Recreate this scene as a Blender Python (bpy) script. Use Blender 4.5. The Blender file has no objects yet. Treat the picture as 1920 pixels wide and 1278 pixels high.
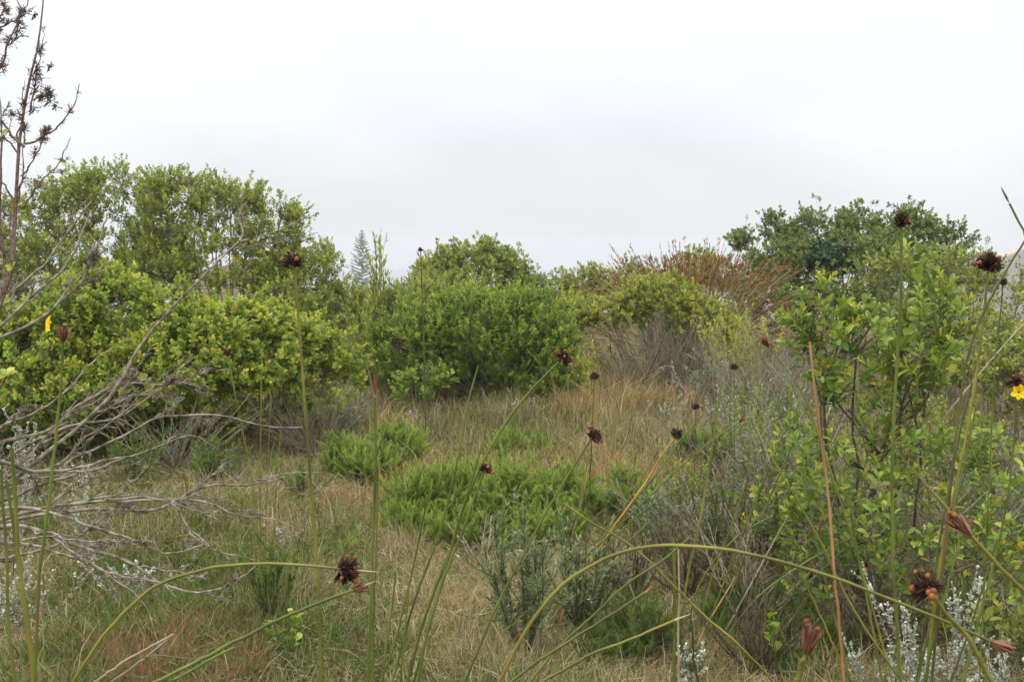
import bpy, math, random
import numpy as np
from math import radians, sin, cos, pi
rng = np.random.default_rng(7)
random.seed(7)
C = bpy.context.scene.collection
# ------------------------------------------------------------------ camera, sky, sun, exposure
FPX, PITCH, CAMZ = 2059.0, radians(5.1), 1.6
cam = bpy.data.cameras.new('camera'); camo = bpy.data.objects.new('camera', cam); C.objects.link(camo)
cam.sensor_width = 36; cam.lens = 36 * FPX / 1920
cam.clip_start = 0.05; cam.clip_end = 30000
camo.location = (0, 0, CAMZ); camo.rotation_euler = (pi / 2 - PITCH, 0, 0)
cam.dof.use_dof = True; cam.dof.focus_distance = 2.8; cam.dof.aperture_fstop = 28
bpy.context.scene.camera = camo
SUN_EL, SUN_AZ = radians(58), radians(215)        # azimuth clockwise from +Y (behind and left of the camera)
world = bpy.data.worlds.new('World'); bpy.context.scene.world = world; world.use_nodes = True
wn, wl = world.node_tree.nodes, world.node_tree.links
wn.clear()
def wnode(t, **k):
    n = wn.new(t)
    for a, v in k.items(): setattr(n, a, v)
    return n
out = wnode('ShaderNodeOutputWorld'); bg = wnode('ShaderNodeBackground')
sky = wnode('ShaderNodeTexSky', sky_type='NISHITA', sun_disc=False, sun_elevation=SUN_EL, sun_rotation=SUN_AZ)
tc = wnode('ShaderNodeTexCoord'); sep = wnode('ShaderNodeSeparateXYZ')
wl.new(tc.outputs['Generated'], sep.inputs[0])
ramp = wnode('ShaderNodeValToRGB')               # overcast luminance from the horizon (0) to the zenith (1)
cr = ramp.color_ramp
cr.elements[0].position = 0.0; cr.elements[0].color = (.30, .308, .315, 1)
cr.elements[1].position = 1.0; cr.elements[1].color = (1.0, 1.01, 1.03, 1)
for p, c in ((.08, (.322, .331, .341)), (.17, (.35, .36, .375)), (.30, (.41, .42, .435)), (.6, (.85, .86, .88))):
    e = cr.elements.new(p); e.color = (*c, 1)
wl.new(sep.outputs['Z'], ramp.inputs[0])
mp = wnode('ShaderNodeMapping'); mp.inputs['Scale'].default_value = (2.2, 2.2, 6.0)
nz = wnode('ShaderNodeTexNoise'); nz.inputs['Scale'].default_value = 1.0; nz.inputs['Detail'].default_value = 4; nz.inputs['Roughness'].default_value = .5
wl.new(tc.outputs['Generated'], mp.inputs[0]); wl.new(mp.outputs[0], nz.inputs['Vector'])
mr = wnode('ShaderNodeMapRange'); mr.inputs['From Min'].default_value = .35; mr.inputs['From Max'].default_value = .65
mr.inputs['To Min'].default_value = .90; mr.inputs['To Max'].default_value = 1.07
wl.new(nz.outputs['Fac'], mr.inputs['Value'])
mul = wnode('ShaderNodeMixRGB', blend_type='MULTIPLY'); mul.inputs[0].default_value = 1
wl.new(ramp.outputs[0], mul.inputs[1]); wl.new(mr.outputs[0], mul.inputs[2])
sc1 = wnode('ShaderNodeVectorMath', operation='SCALE'); sc1.inputs['Scale'].default_value = 30.0
wl.new(mul.outputs[0], sc1.inputs[0])
mixc = wnode('ShaderNodeMixRGB'); mixc.inputs[0].default_value = .93      # thick cloud over the clear sky
wl.new(sky.outputs[0], mixc.inputs[1]); wl.new(sc1.outputs[0], mixc.inputs[2])
wl.new(mixc.outputs[0], bg.inputs['Color']); bg.inputs['Strength'].default_value = .1
wl.new(bg.outputs[0], out.inputs['Surface'])
sl = bpy.data.lights.new('sun', 'SUN'); sl.energy = 1.2; sl.angle = radians(25); sl.color = (1, .96, .9)
so = bpy.data.objects.new('sun', sl); C.objects.link(so)
so.rotation_euler = (pi / 2 - SUN_EL, 0, -SUN_AZ + pi)
vs = bpy.context.scene.view_settings
vs.view_transform = 'Standard'; vs.look = 'None'; vs.exposure = 0.0; vs.gamma = 1
# ------------------------------------------------------------------ helpers
def lin(r, g, b):
    f = lambda c: (c / 255 / 12.92) if c / 255 <= .04045 else ((c / 255 + .055) / 1.055) ** 2.4
    return (f(r), f(g), f(b))
def at(px, py, Y):
    xc = (px - 960) / FPX; yc = (639 - py) / FPX
    dy = cos(PITCH) + yc * sin(PITCH); dz = -sin(PITCH) + yc * cos(PITCH)
    s = Y / dy
    return np.array((xc * s, Y, CAMZ + dz * s))
def ground_z(x, y):
    x = np.asarray(x, float); y = np.asarray(y, float)
    r = np.hypot(x * .8, np.where(y > 0, y, y * .5))
    s = np.maximum(0, r - 24)
    z = -60 * (1 - np.exp(-s / 260))
    near = np.exp(-(r / 22) ** 2)
    z = z + near * (.035 * np.sin(x * 1.3 + .7 * y) + .03 * np.sin(y * 1.7 - x * .8 + 1) + .02 * np.sin(2.9 * x + 2.1 * y))
    z = z + 80.5 * np.exp(-(((x - 330) / 170) ** 2 + ((y - 450) / 110) ** 2))
    z = z + 19 * np.exp(-(((x + 30) / 16) ** 2 + ((y - 125) / 20) ** 2))
    return z
def gz(x, y): return float(ground_z(x, y))
def nrm(v): return v / np.maximum(np.linalg.norm(v, axis=-1, keepdims=True), 1e-9)
def vnoise(x, y, s, seed):
    r = np.random.default_rng(seed); v = 0
    for k in range(5):
        a = r.uniform(0, 2 * pi); w = s * r.uniform(.6, 1.7); p = r.uniform(0, 6.28)
        v = v + np.sin((x * cos(a) + y * sin(a)) * w + p)
    return v / 5
FP = []
class Geo:
    def __init__(s): s.V = []; s.F = []; s.A = []; s.n = 0
    def add(s, V, F, A=None):
        V = np.asarray(V, float).reshape(-1, 3); F = np.asarray(F, int).reshape(-1, 3)
        s.V.append(V); s.F.append(F + s.n); s.n += len(V)
        s.A.append(np.zeros(len(V)) if A is None else np.broadcast_to(np.asarray(A, float), (len(V),)).copy())
        return s
    def build(s, name, mat, root=None, parent=None, smooth=False):
        V = np.concatenate(s.V) if s.V else np.zeros((0, 3)); F = np.concatenate(s.F) if s.F else np.zeros((0, 3), int)
        A = np.concatenate(s.A) if s.A else np.zeros(0)
        if root is not None: V = V - np.array(root.location)
        me = bpy.data.meshes.new(name)
        me.vertices.add(len(V)); me.vertices.foreach_set('co', V.astype(np.float32).ravel())
        me.loops.add(F.size); me.loops.foreach_set('vertex_index', F.astype(np.int32).ravel())
        me.polygons.add(len(F)); me.polygons.foreach_set('loop_start', np.arange(0, F.size, 3, dtype=np.int32))
        me.polygons.foreach_set('use_smooth', np.full(len(F), smooth))
        me.update(calc_edges=True)
        at_ = me.attributes.new('var', 'FLOAT', 'POINT'); at_.data.foreach_set('value', A.astype(np.float32))
        me.materials.append(mat)
        o = bpy.data.objects.new(name, me); C.objects.link(o)
        if parent is not None: o.parent = parent
        elif root is not None: o.parent = root
        return o
def thing(name, label, cat, loc, group=None):
    o = bpy.data.objects.new(name, None); C.objects.link(o); o.empty_display_size = .1
    o.location = tuple(float(v) for v in loc); o['label'] = label; o['category'] = cat
    if group: o['group'] = group
    return o
# ------------------------------------------------------------------ materials
def new_mat(name):
    m = bpy.data.materials.new(name); m.use_nodes = True
    return m, m.node_tree.nodes, m.node_tree.links, m.node_tree.nodes['Principled BSDF']
def leaf_mat(name, stops, rough=.5, trans=.3, spec=.35, jitter=.12):
    m, n, l, p = new_mat(name)
    a = n.new('ShaderNodeAttribute'); a.attribute_name = 'var'
    r = n.new('ShaderNodeValToRGB'); els = r.color_ramp.elements
    els[0].position, els[0].color = stops[0][0], (*lin(*stops[0][1]), 1)
    els[1].position, els[1].color = stops[-1][0], (*lin(*stops[-1][1]), 1)
    for pos, c in stops[1:-1]:
        e = els.new(pos); e.color = (*lin(*c), 1)
    l.new(a.outputs['Fac'], r.inputs[0])
    g = n.new('ShaderNodeNewGeometry'); hs = n.new('ShaderNodeHueSaturation')
    mr = n.new('ShaderNodeMapRange'); mr.inputs['To Min'].default_value = 1 - jitter * 1.5; mr.inputs['To Max'].default_value = 1 + jitter * 1.5
    l.new(g.outputs['Random Per Island'], mr.inputs['Value']); l.new(mr.outputs[0], hs.inputs['Value'])
    l.new(r.outputs[0], hs.inputs['Color'])
    l.new(hs.outputs[0], p.inputs['Base Color'])
    p.inputs['Roughness'].default_value = rough; p.inputs['Specular IOR Level'].default_value = spec
    if trans > 0:
        t = n.new('ShaderNodeBsdfTranslucent'); mx = n.new('ShaderNodeMixShader'); mx.inputs[0].default_value = trans
        l.new(hs.outputs[0], t.inputs['Color']); l.new(p.outputs[0], mx.inputs[1]); l.new(t.outputs[0], mx.inputs[2])
        l.new(mx.outputs[0], n['Material Output'].inputs['Surface'])
    return m
def bark_mat(name, c1, c2, scale=60, rough=.85, bump=.3):
    m, n, l, p = new_mat(name)
    t = n.new('ShaderNodeTexCoord'); z = n.new('ShaderNodeTexNoise'); z.inputs['Scale'].default_value = scale; z.inputs['Detail'].default_value = 5
    r = n.new('ShaderNodeValToRGB'); r.color_ramp.elements[0].position = .35; r.color_ramp.elements[1].position = .65
    r.color_ramp.elements[0].color = (*lin(*c1), 1); r.color_ramp.elements[1].color = (*lin(*c2), 1)
    l.new(t.outputs['Object'], z.inputs['Vector']); l.new(z.outputs['Fac'], r.inputs[0]); l.new(r.outputs[0], p.inputs['Base Color'])
    p.inputs['Roughness'].default_value = rough; p.inputs['Specular IOR Level'].default_value = .2
    if bump:
        b = n.new('ShaderNodeBump'); b.inputs['Strength'].default_value = bump; b.inputs['Distance'].default_value = .004
        l.new(z.outputs['Fac'], b.inputs['Height']); l.new(b.outputs[0], p.inputs['Normal'])
    return m
M = {}
M['bark_grey'] = bark_mat('grey bark', (90, 83, 66), (152, 144, 120), 90)
M['bark_pale'] = bark_mat('pale dead bark', (78, 70, 58), (150, 140, 122), 45)
M['bark_brown'] = bark_mat('brown bark', (60, 53, 38), (104, 94, 72), 90)
M['bark_red'] = bark_mat('reddish bark', (84, 66, 56), (134, 112, 98), 90)
M['twig_dry'] = bark_mat('dry twig', (104, 95, 74), (158, 149, 124), 60)
M['dead_leaf'] = leaf_mat('withered leaf', [(0, (72, 52, 48)), (1, (128, 100, 92))], .8, .2, .1)
M['leaf_gold'] = leaf_mat('yellow green leaf', [(0, (86, 108, 34)), (.35, (128, 149, 48)), (.7, (163, 175, 64)), (.95, (194, 188, 80)), (1, (204, 150, 58))], .5, .42, .32)
M['leaf_mid'] = leaf_mat('mid green leaf', [(0, (92, 106, 38)), (.5, (134, 148, 54)), (.85, (166, 174, 70)), (1, (188, 178, 72))], .5, .42, .3)
M['leaf_bright'] = leaf_mat('fresh green leaf', [(0, (82, 106, 30)), (.5, (122, 146, 46)), (.9, (160, 178, 68)), (1, (182, 186, 72))], .48, .42, .35)
M['leaf_olive'] = leaf_mat('olive leaf', [(0, (94, 106, 48)), (.5, (130, 142, 58)), (.9, (162, 168, 70)), (1, (190, 174, 76))], .5, .35, .3)
M['leaf_dark'] = leaf_mat('dark green leaf', [(0, (78, 92, 42)), (.5, (110, 126, 56)), (.9, (140, 152, 74)), (1, (160, 158, 80))], .45, .36, .35)
M['leaf_deep'] = leaf_mat('bluish dark climber leaf', [(0, (42, 62, 34)), (1, (72, 100, 54))], .38, .25, .4)
M['leaf_near'] = leaf_mat('glossy near leaf', [(0, (78, 102, 36)), (.5, (120, 142, 50)), (.85, (162, 174, 68)), (.95, (188, 182, 72)), (1, (204, 168, 58))], .38, .4, .42)
M['heath'] = leaf_mat('heath leaf', [(0, (118, 130, 54)), (.5, (154, 162, 66)), (1, (196, 194, 90))], .55, .35, .25)
M['plume'] = leaf_mat('feathery green leaf', [(0, (98, 122, 46)), (.5, (142, 164, 68)), (1, (184, 198, 106))], .65, .5, .1)
M['plume_dark'] = leaf_mat('darker feathery leaf', [(0, (62, 80, 32)), (.6, (92, 114, 46)), (1, (126, 146, 64))], .6, .35, .15)
M['silver_green'] = leaf_mat('grey green needle', [(0, (74, 86, 50)), (.6, (112, 124, 80)), (1, (162, 170, 122))], .65, .25, .15)
M['silver'] = leaf_mat('silvery woolly leaf', [(0, (118, 124, 106)), (.6, (160, 167, 148)), (1, (208, 212, 196))], .85, .15, .05)
M['grey_leaf'] = leaf_mat('dull grey green leaf', [(0, (92, 104, 76)), (1, (150, 160, 126))], .65, .25, .15)
M['grass'] = leaf_mat('grass blade', [(0, (66, 84, 36)), (.25, (98, 114, 52)), (.45, (128, 128, 74)), (.7, (158, 144, 106)), (.88, (188, 172, 136)), (1, (124, 92, 70))], .65, .3, .15, .25)
M['grass_tan'] = leaf_mat('tan grass', [(0, (126, 104, 62)), (.5, (166, 138, 92)), (1, (196, 170, 126))], .65, .3, .15)
M['grass_green'] = leaf_mat('green grass', [(0, (70, 92, 36)), (.6, (104, 124, 52)), (1, (146, 152, 84))], .6, .3, .15)
M['grass_red'] = leaf_mat('rusty grass', [(0, (116, 80, 56)), (.5, (146, 110, 80)), (.8, (170, 140, 104)), (1, (112, 122, 58))], .65, .3, .15)
M['reed'] = leaf_mat('reed culm', [(0, (120, 116, 70)), (.5, (160, 150, 106)), (1, (200, 192, 160))], .6, .15, .2)
M['reed_head'] = leaf_mat('rusty reed spikelet', [(0, (92, 58, 30)), (.6, (142, 90, 46)), (1, (178, 128, 70))], .7, .2, .15)
M['pine'] = leaf_mat('pine foliage', [(0, (24, 42, 32)), (1, (48, 68, 50))], .6, .1, .2)
def stem_mat(name, c1, c2):
    m, n, l, p = new_mat(name)
    t = n.new('ShaderNodeTexCoord'); mpn = n.new('ShaderNodeMapping'); mpn.inputs['Scale'].default_value = (16, 16, 9)
    z = n.new('ShaderNodeTexNoise'); z.inputs['Scale'].default_value = 1.0; z.inputs['Detail'].default_value = 3
    r = n.new('ShaderNodeValToRGB'); r.color_ramp.elements[0].position = .36; r.color_ramp.elements[1].position = .66
    r.color_ramp.elements[0].color = (*lin(*c1), 1); r.color_ramp.elements[1].color = (*lin(*c2), 1)
    l.new(t.outputs['Object'], mpn.inputs[0]); l.new(mpn.outputs[0], z.inputs['Vector']); l.new(z.outputs['Fac'], r.inputs[0]); l.new(r.outputs[0], p.inputs['Base Color'])
    z2 = n.new('ShaderNodeTexNoise'); z2.inputs['Scale'].default_value = 7; z2.inputs['Detail'].default_value = 8; z2.inputs['Roughness'].default_value = .7
    r2 = n.new('ShaderNodeValToRGB'); r2.color_ramp.elements[0].position = .55; r2.color_ramp.elements[1].position = .68
    r2.color_ramp.elements[0].color = (0, 0, 0, 1); r2.color_ramp.elements[1].color = (.75, .75, .75, 1)
    mx = n.new('ShaderNodeMixRGB'); mx.inputs[2].default_value = (*lin(116, 88, 50), 1)
    l.new(t.outputs['Object'], z2.inputs['Vector']); l.new(z2.outputs['Fac'], r2.inputs[0]); l.new(r2.outputs[0], mx.inputs[0]); l.new(r.outputs[0], mx.inputs[1]); l.new(mx.outputs[0], p.inputs['Base Color'])
    p.inputs['Roughness'].default_value = .5; p.inputs['Specular IOR Level'].default_value = .3
    return m
M['stem_g'] = stem_mat('green rush stem', (62, 76, 28), (104, 114, 48))
M['stem_y'] = stem_mat('yellow green rush stem', (80, 84, 30), (130, 124, 54))
M['stem_o'] = stem_mat('orange rush stem', (150, 106, 40), (190, 142, 58))
M['stem_b'] = stem_mat('brown rush stem', (128, 92, 56), (178, 140, 96))
M['stem_d'] = stem_mat('dark rush stem', (58, 58, 34), (96, 92, 52))
M['stem_s'] = stem_mat('straw stem', (134, 122, 94), (180, 166, 134))
M['bract'] = leaf_mat('dark dry bract', [(0, (40, 27, 22)), (.6, (74, 52, 42)), (1, (126, 100, 84))], .75, .05, .15)
M['bract_red'] = leaf_mat('reddish papery bract', [(0, (82, 46, 32)), (.6, (124, 80, 58)), (1, (164, 130, 106))], .65, .1, .2)
M['capsule'] = leaf_mat('brown seed capsule', [(0, (84, 46, 26)), (1, (146, 84, 44))], .6, 0, .3)
M['petal'] = leaf_mat('yellow petal', [(0, (226, 184, 14)), (1, (248, 218, 30))], .5, .35, .3)
# ground
def ground_mat():
    m, n, l, p = new_mat('soil and thatch')
    t = n.new('ShaderNodeTexCoord')
    z1 = n.new('ShaderNodeTexNoise'); z1.inputs['Scale'].default_value = .9; z1.inputs['Detail'].default_value = 6
    z2 = n.new('ShaderNodeTexNoise'); z2.inputs['Scale'].default_value = 45; z2.inputs['Detail'].default_value = 6
    r1 = n.new('ShaderNodeValToRGB'); r1.color_ramp.elements[0].position = .35; r1.color_ramp.elements[1].position = .65
    r1.color_ramp.elements[0].color = (*lin(88, 78, 52), 1); r1.color_ramp.elements[1].color = (*lin(112, 106, 62), 1)
    r2 = n.new('ShaderNodeValToRGB'); r2.color_ramp.elements[0].position = .3; r2.color_ramp.elements[1].position = .7
    r2.color_ramp.elements[0].color = (.35, .33, .3, 1); r2.color_ramp.elements[1].color = (1.25, 1.2, 1.1, 1)
    mx = n.new('ShaderNodeMixRGB'); mx.blend_type = 'MULTIPLY'; mx.inputs[0].default_value = 1
    a = n.new('ShaderNodeAttribute'); a.attribute_name = 'var'
    mf = n.new('ShaderNodeMixRGB'); mf.inputs[2].default_value = (*lin(206, 176, 122), 1)
    for z in (z1, z2): l.new(t.outputs['Object'], z.inputs['Vector'])
    l.new(z1.outputs['Fac'], r1.inputs[0]); l.new(z2.outputs['Fac'], r2.inputs[0])
    l.new(r1.outputs[0], mx.inputs[1]); l.new(r2.outputs[0], mx.inputs[2])
    mh = n.new('ShaderNodeMixRGB'); mh.inputs[2].default_value = (*lin(82, 70, 56), 1)
    m1 = n.new('ShaderNodeMapRange'); m1.inputs['From Max'].default_value = .5; m2 = n.new('ShaderNodeMapRange'); m2.inputs['From Min'].default_value = .5
    l.new(a.outputs['Fac'], m1.inputs['Value']); l.new(a.outputs['Fac'], m2.inputs['Value'])
    l.new(m1.outputs[0], mh.inputs[0]); l.new(mx.outputs[0], mh.inputs[1])
    l.new(m2.outputs[0], mf.inputs[0]); l.new(mh.outputs[0], mf.inputs[1]); l.new(mf.outputs[0], p.inputs['Base Color'])
    p.inputs['Roughness'].default_value = .95; p.inputs['Specular IOR Level'].default_value = .1
    b = n.new('ShaderNodeBump'); b.inputs['Distance'].default_value = .02; l.new(z2.outputs['Fac'], b.inputs['Height']); l.new(b.outputs[0], p.inputs['Normal'])
    return m
# ------------------------------------------------------------------ the setting: terrain
def axis(lo, hi, fine, n):
    a = np.arange(-fine, fine + 1e-6, fine / n)
    g = [fine]
    while g[-1] < hi: g.append(g[-1] * 1.032)
    g = np.array(g[1:]); return np.unique(np.concatenate((-g[g < -lo * 1.08], a, g)))
xs = axis(-2500, 2500, 18, 60); ys = axis(-2500, 2500, 18, 60)
gx, gy = np.meshgrid(xs, ys)
V = np.stack((gx, gy, ground_z(gx, gy)), -1).reshape(-1, 3)
nx, ny = len(xs), len(ys)
i, j = np.meshgrid(np.arange(nx - 1), np.arange(ny - 1)); k = (j * nx + i).ravel()
F = np.concatenate((np.stack((k, k + 1, k + nx + 1), 1), np.stack((k, k + nx + 1, k + nx), 1)))
fld = (gy > 454) * (gy < 480) * (gx > 195) * (gx < 330)
g = Geo().add(V, F, np.where(fld.ravel() > .05, 1.0, np.clip((gy.ravel() - 120) / 200, 0, .5))).build('ground', ground_mat(), smooth=True); g['kind'] = 'structure'
# ------------------------------------------------------------------ shape generators
def T_leaf_hi():
    rows = [(.0, .03), (.28, .17), (.6, .27), (.85, .2)]
    V = []
    for y, w in rows: V += [(-w, y, .10 * (w > .05)), (0, y, -.03), (w, y, .10 * (w > .05))]
    V = [(x, y, z - .28 * (y - .25) ** 2) for x, y, z in V] + [(0, 1, -.17)]
    F = []
    for r in range(3):
        a = 3 * r; b = a + 3
        F += [(a, a + 1, b + 1), (a, b + 1, b), (a + 1, a + 2, b + 2), (a + 1, b + 2, b + 1)]
    F += [(9, 10, 12), (10, 11, 12)]
    return np.array(V, float), np.array(F)
T = {'hi': T_leaf_hi(),
     'mid': (np.array([(0, 0, 0), (.2, .4, .05), (.24, .72, .04), (0, 1, -.04), (-.24, .72, .04), (-.2, .4, .05)], float), np.array([(0, 1, 5), (1, 2, 4), (1, 4, 5), (2, 3, 4)])),
     'lo': (np.array([(0, 0, 0), (.26, .6, .05), (0, 1, 0), (-.26, .6, .05)], float), np.array([(0, 1, 2), (0, 2, 3)])),
     'tri': (np.array([(-.12, 0, 0), (.12, 0, 0), (0, 1, 0)], float), np.array([(0, 1, 2)])),
     'needle': (np.array([(0, 0, 0), (.1, .5, 0), (0, 1, 0), (-.1, .5, 0)], float), np.array([(0, 1, 2), (0, 2, 3)])),
     'spindle': (np.array([(0, 0, 0), (.13, .4, 0), (-.065, .4, .11), (-.065, .4, -.11), (0, 1, 0)], float),
                 np.array([(0, 1, 2), (0, 2, 3), (0, 3, 1), (4, 2, 1), (4, 3, 2), (4, 1, 3)]))}
def ico():
    t = (1 + 5 ** .5) / 2
    v = [(-1, t, 0), (1, t, 0), (-1, -t, 0), (1, -t, 0), (0, -1, t), (0, 1, t), (0, -1, -t), (0, 1, -t), (t, 0, -1), (t, 0, 1), (-t, 0, -1), (-t, 0, 1)]
    f = [(0, 11, 5), (0, 5, 1), (0, 1, 7), (0, 7, 10), (0, 10, 11), (1, 5, 9), (5, 11, 4), (11, 10, 2), (10, 7, 6), (7, 1, 8), (3, 9, 4), (3, 4, 2), (3, 2, 6), (3, 6, 8), (3, 8, 9), (4, 9, 5), (2, 4, 11), (6, 2, 10), (8, 6, 7), (9, 8, 1)]
    v = [np.array(p) / np.linalg.norm(p) for p in v]; F = []; cache = {}
    def mid(a, b):
        k = (min(a, b), max(a, b))
        if k not in cache:
            m = v[a] + v[b]; v.append(m / np.linalg.norm(m)); cache[k] = len(v) - 1
        return cache[k]
    for a, b, c in f:
        x, y, z = mid(a, b), mid(b, c), mid(c, a); F += [(a, x, z), (b, y, x), (c, z, y), (x, y, z)]
    return np.array(v), np.array(F)
T['ball'] = ico()
def place(geo, kind, P, D, U, L, W, var):
    """instances of a template: base at P, axis along D, face normal near U, length L, width factor W"""
    tv, tf = T[kind]; P = np.asarray(P); N = len(P)
    if N == 0: return
    D = nrm(D); X = nrm(np.cross(D, U)); Z = np.cross(X, D)
    L = np.broadcast_to(L, (N,)); W = np.broadcast_to(W, (N,))
    v = (P[:, None] + X[:, None] * (tv[None, :, 0:1] * (L * W)[:, None, None]) + D[:, None] * (tv[None, :, 1:2] * L[:, None, None]) + Z[:, None] * (tv[None, :, 2:3] * (L * W)[:, None, None]))
    f = tf[None] + (np.arange(N) * len(tv))[:, None, None]
    geo.add(v.reshape(-1, 3), f.reshape(-1, 3), np.repeat(np.broadcast_to(var, (N,)), len(tv)))
def tubes(geo, P, R, sides=4, var=0.0):
    """P (N,K,3) polylines, R (N,K) radii"""
    P = np.asarray(P, float); R = np.asarray(R, float); N, K = P.shape[:2]
    if N == 0: return
    tan = np.gradient(P, axis=1); tan = nrm(tan)
    ref = np.where(np.abs(tan[:, :1, 2:3]) > .85, np.array((1., .3, 0)), np.array((.1, .2, 1.)))
    X = nrm(np.cross(tan, np.broadcast_to(ref, tan.shape))); Y = np.cross(tan, X)
    a = np.arange(sides) * 2 * pi / sides
    ring = P[:, :, None] + R[:, :, None, None] * (X[:, :, None] * np.cos(a)[None, None, :, None] + Y[:, :, None] * np.sin(a)[None, None, :, None])
    idx = np.arange(K * sides).reshape(K, sides); F = []
    A, B = idx[:-1], idx[1:]; A2, B2 = np.roll(A, -1, 1), np.roll(B, -1, 1)
    F = np.concatenate((np.stack((A, A2, B2), -1).reshape(-1, 3), np.stack((A, B2, B), -1).reshape(-1, 3),
                        [(K * sides - sides, K * sides - sides + q, K * sides - sides + q + 1) for q in range(1, sides - 1)]))
    f = F[None] + (np.arange(N) * K * sides)[:, None, None]
    geo.add(ring.reshape(-1, 3), f.reshape(-1, 3), np.repeat(np.broadcast_to(var, (N,)), K * sides))
def resample(pts, n):
    """smooth curve through points"""
    p = np.asarray(pts, float)
    if len(p) == 2: return p[0] + (p[1] - p[0]) * np.linspace(0, 1, n)[:, None]
    d = np.concatenate(([0], np.cumsum(np.linalg.norm(np.diff(p, axis=0), axis=1)))); u = np.linspace(0, d[-1], n)
    h = np.diff(d)[:, None]; sl_ = np.diff(p, axis=0) / h
    m = np.vstack((sl_[:1], (sl_[:-1] * h[1:] + sl_[1:] * h[:-1]) / (h[1:] + h[:-1]), sl_[-1:]))
    k = np.clip(np.searchsorted(d, u, side='right') - 1, 0, len(p) - 2); H = h[k]; t = (u - d[k])[:, None] / H
    return (2 * t ** 3 - 3 * t ** 2 + 1) * p[k] + (t ** 3 - 2 * t ** 2 + t) * H * m[k] + (3 * t ** 2 - 2 * t ** 3) * p[k + 1] + (t ** 3 - t ** 2) * H * m[k + 1]
def rsphere(n): return nrm(rng.normal(size=(n, 3)))
def perp(D):
    X = nrm(np.cross(D, np.where(np.abs(D[:, 2:3]) > .9, np.array((1., 0, 0)), np.array((0, 0, 1.))))); return X, np.cross(D, X)
def rosettes(geo, tips, dirs, n, twig, L, W, kind, a0=75, a1=20, vlo=.0, vhi=1.0, lj=.25, young=.5, rare=0.0):
    """n leaves spiral up the last 'twig' metres of a shoot that ends at each tip; the youngest leaves are the palest"""
    N = len(tips); X, Y = perp(dirs)
    k = np.arange(n); t = (k + .5) / n
    phi = k[None] * 2.4 + rng.uniform(0, 6.28, (N, 1)) + rng.normal(0, .3, (N, n))
    al = np.radians(a0 + (a1 - a0) * t)[None] + rng.normal(0, .2, (N, n))
    rad = X[:, None] * np.cos(phi)[..., None] + Y[:, None] * np.sin(phi)[..., None]
    D = dirs[:, None] * np.cos(al)[..., None] + rad * np.sin(al)[..., None]
    U = dirs[:, None] * np.sin(al)[..., None] - rad * np.cos(al)[..., None] + rng.normal(0, .25, (N, n, 3))
    P = tips[:, None] - dirs[:, None] * (twig * (1 - t))[None, :, None]
    Ls = L * (1 - .35 * t ** 2)[None] * rng.uniform(1 - lj, 1 + lj, (N, n)) * rng.uniform(.8, 1.15, (N, 1))
    clump = rng.normal(0, .17, (N, 1))
    var = np.clip(vlo + (vhi - vlo) * (young * t[None] + (1 - young) * rng.uniform(0, 1, (N, n)) + clump), 0, .93)
    if rare: var = np.where(rng.random((N, n)) < rare, 1.0, var)
    place(geo, kind, P.reshape(-1, 3), D.reshape(-1, 3), U.reshape(-1, 3), Ls.ravel(), W, var.ravel())
def lobe(px, py, Y, rpx, rpy, ry=None):
    c = at(px, py, Y); k = Y / FPX
    return (c, np.array((rpx * k, ry if ry else (rpx + rpy) * .5 * k, rpy * k)))
def bez(a, b, c, K):
    t = np.linspace(0, 1, K)[None, :, None]
    return (1 - t) ** 2 * a[:, None] + 2 * t * (1 - t) * b[:, None] + t ** 2 * c[:, None]
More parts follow.
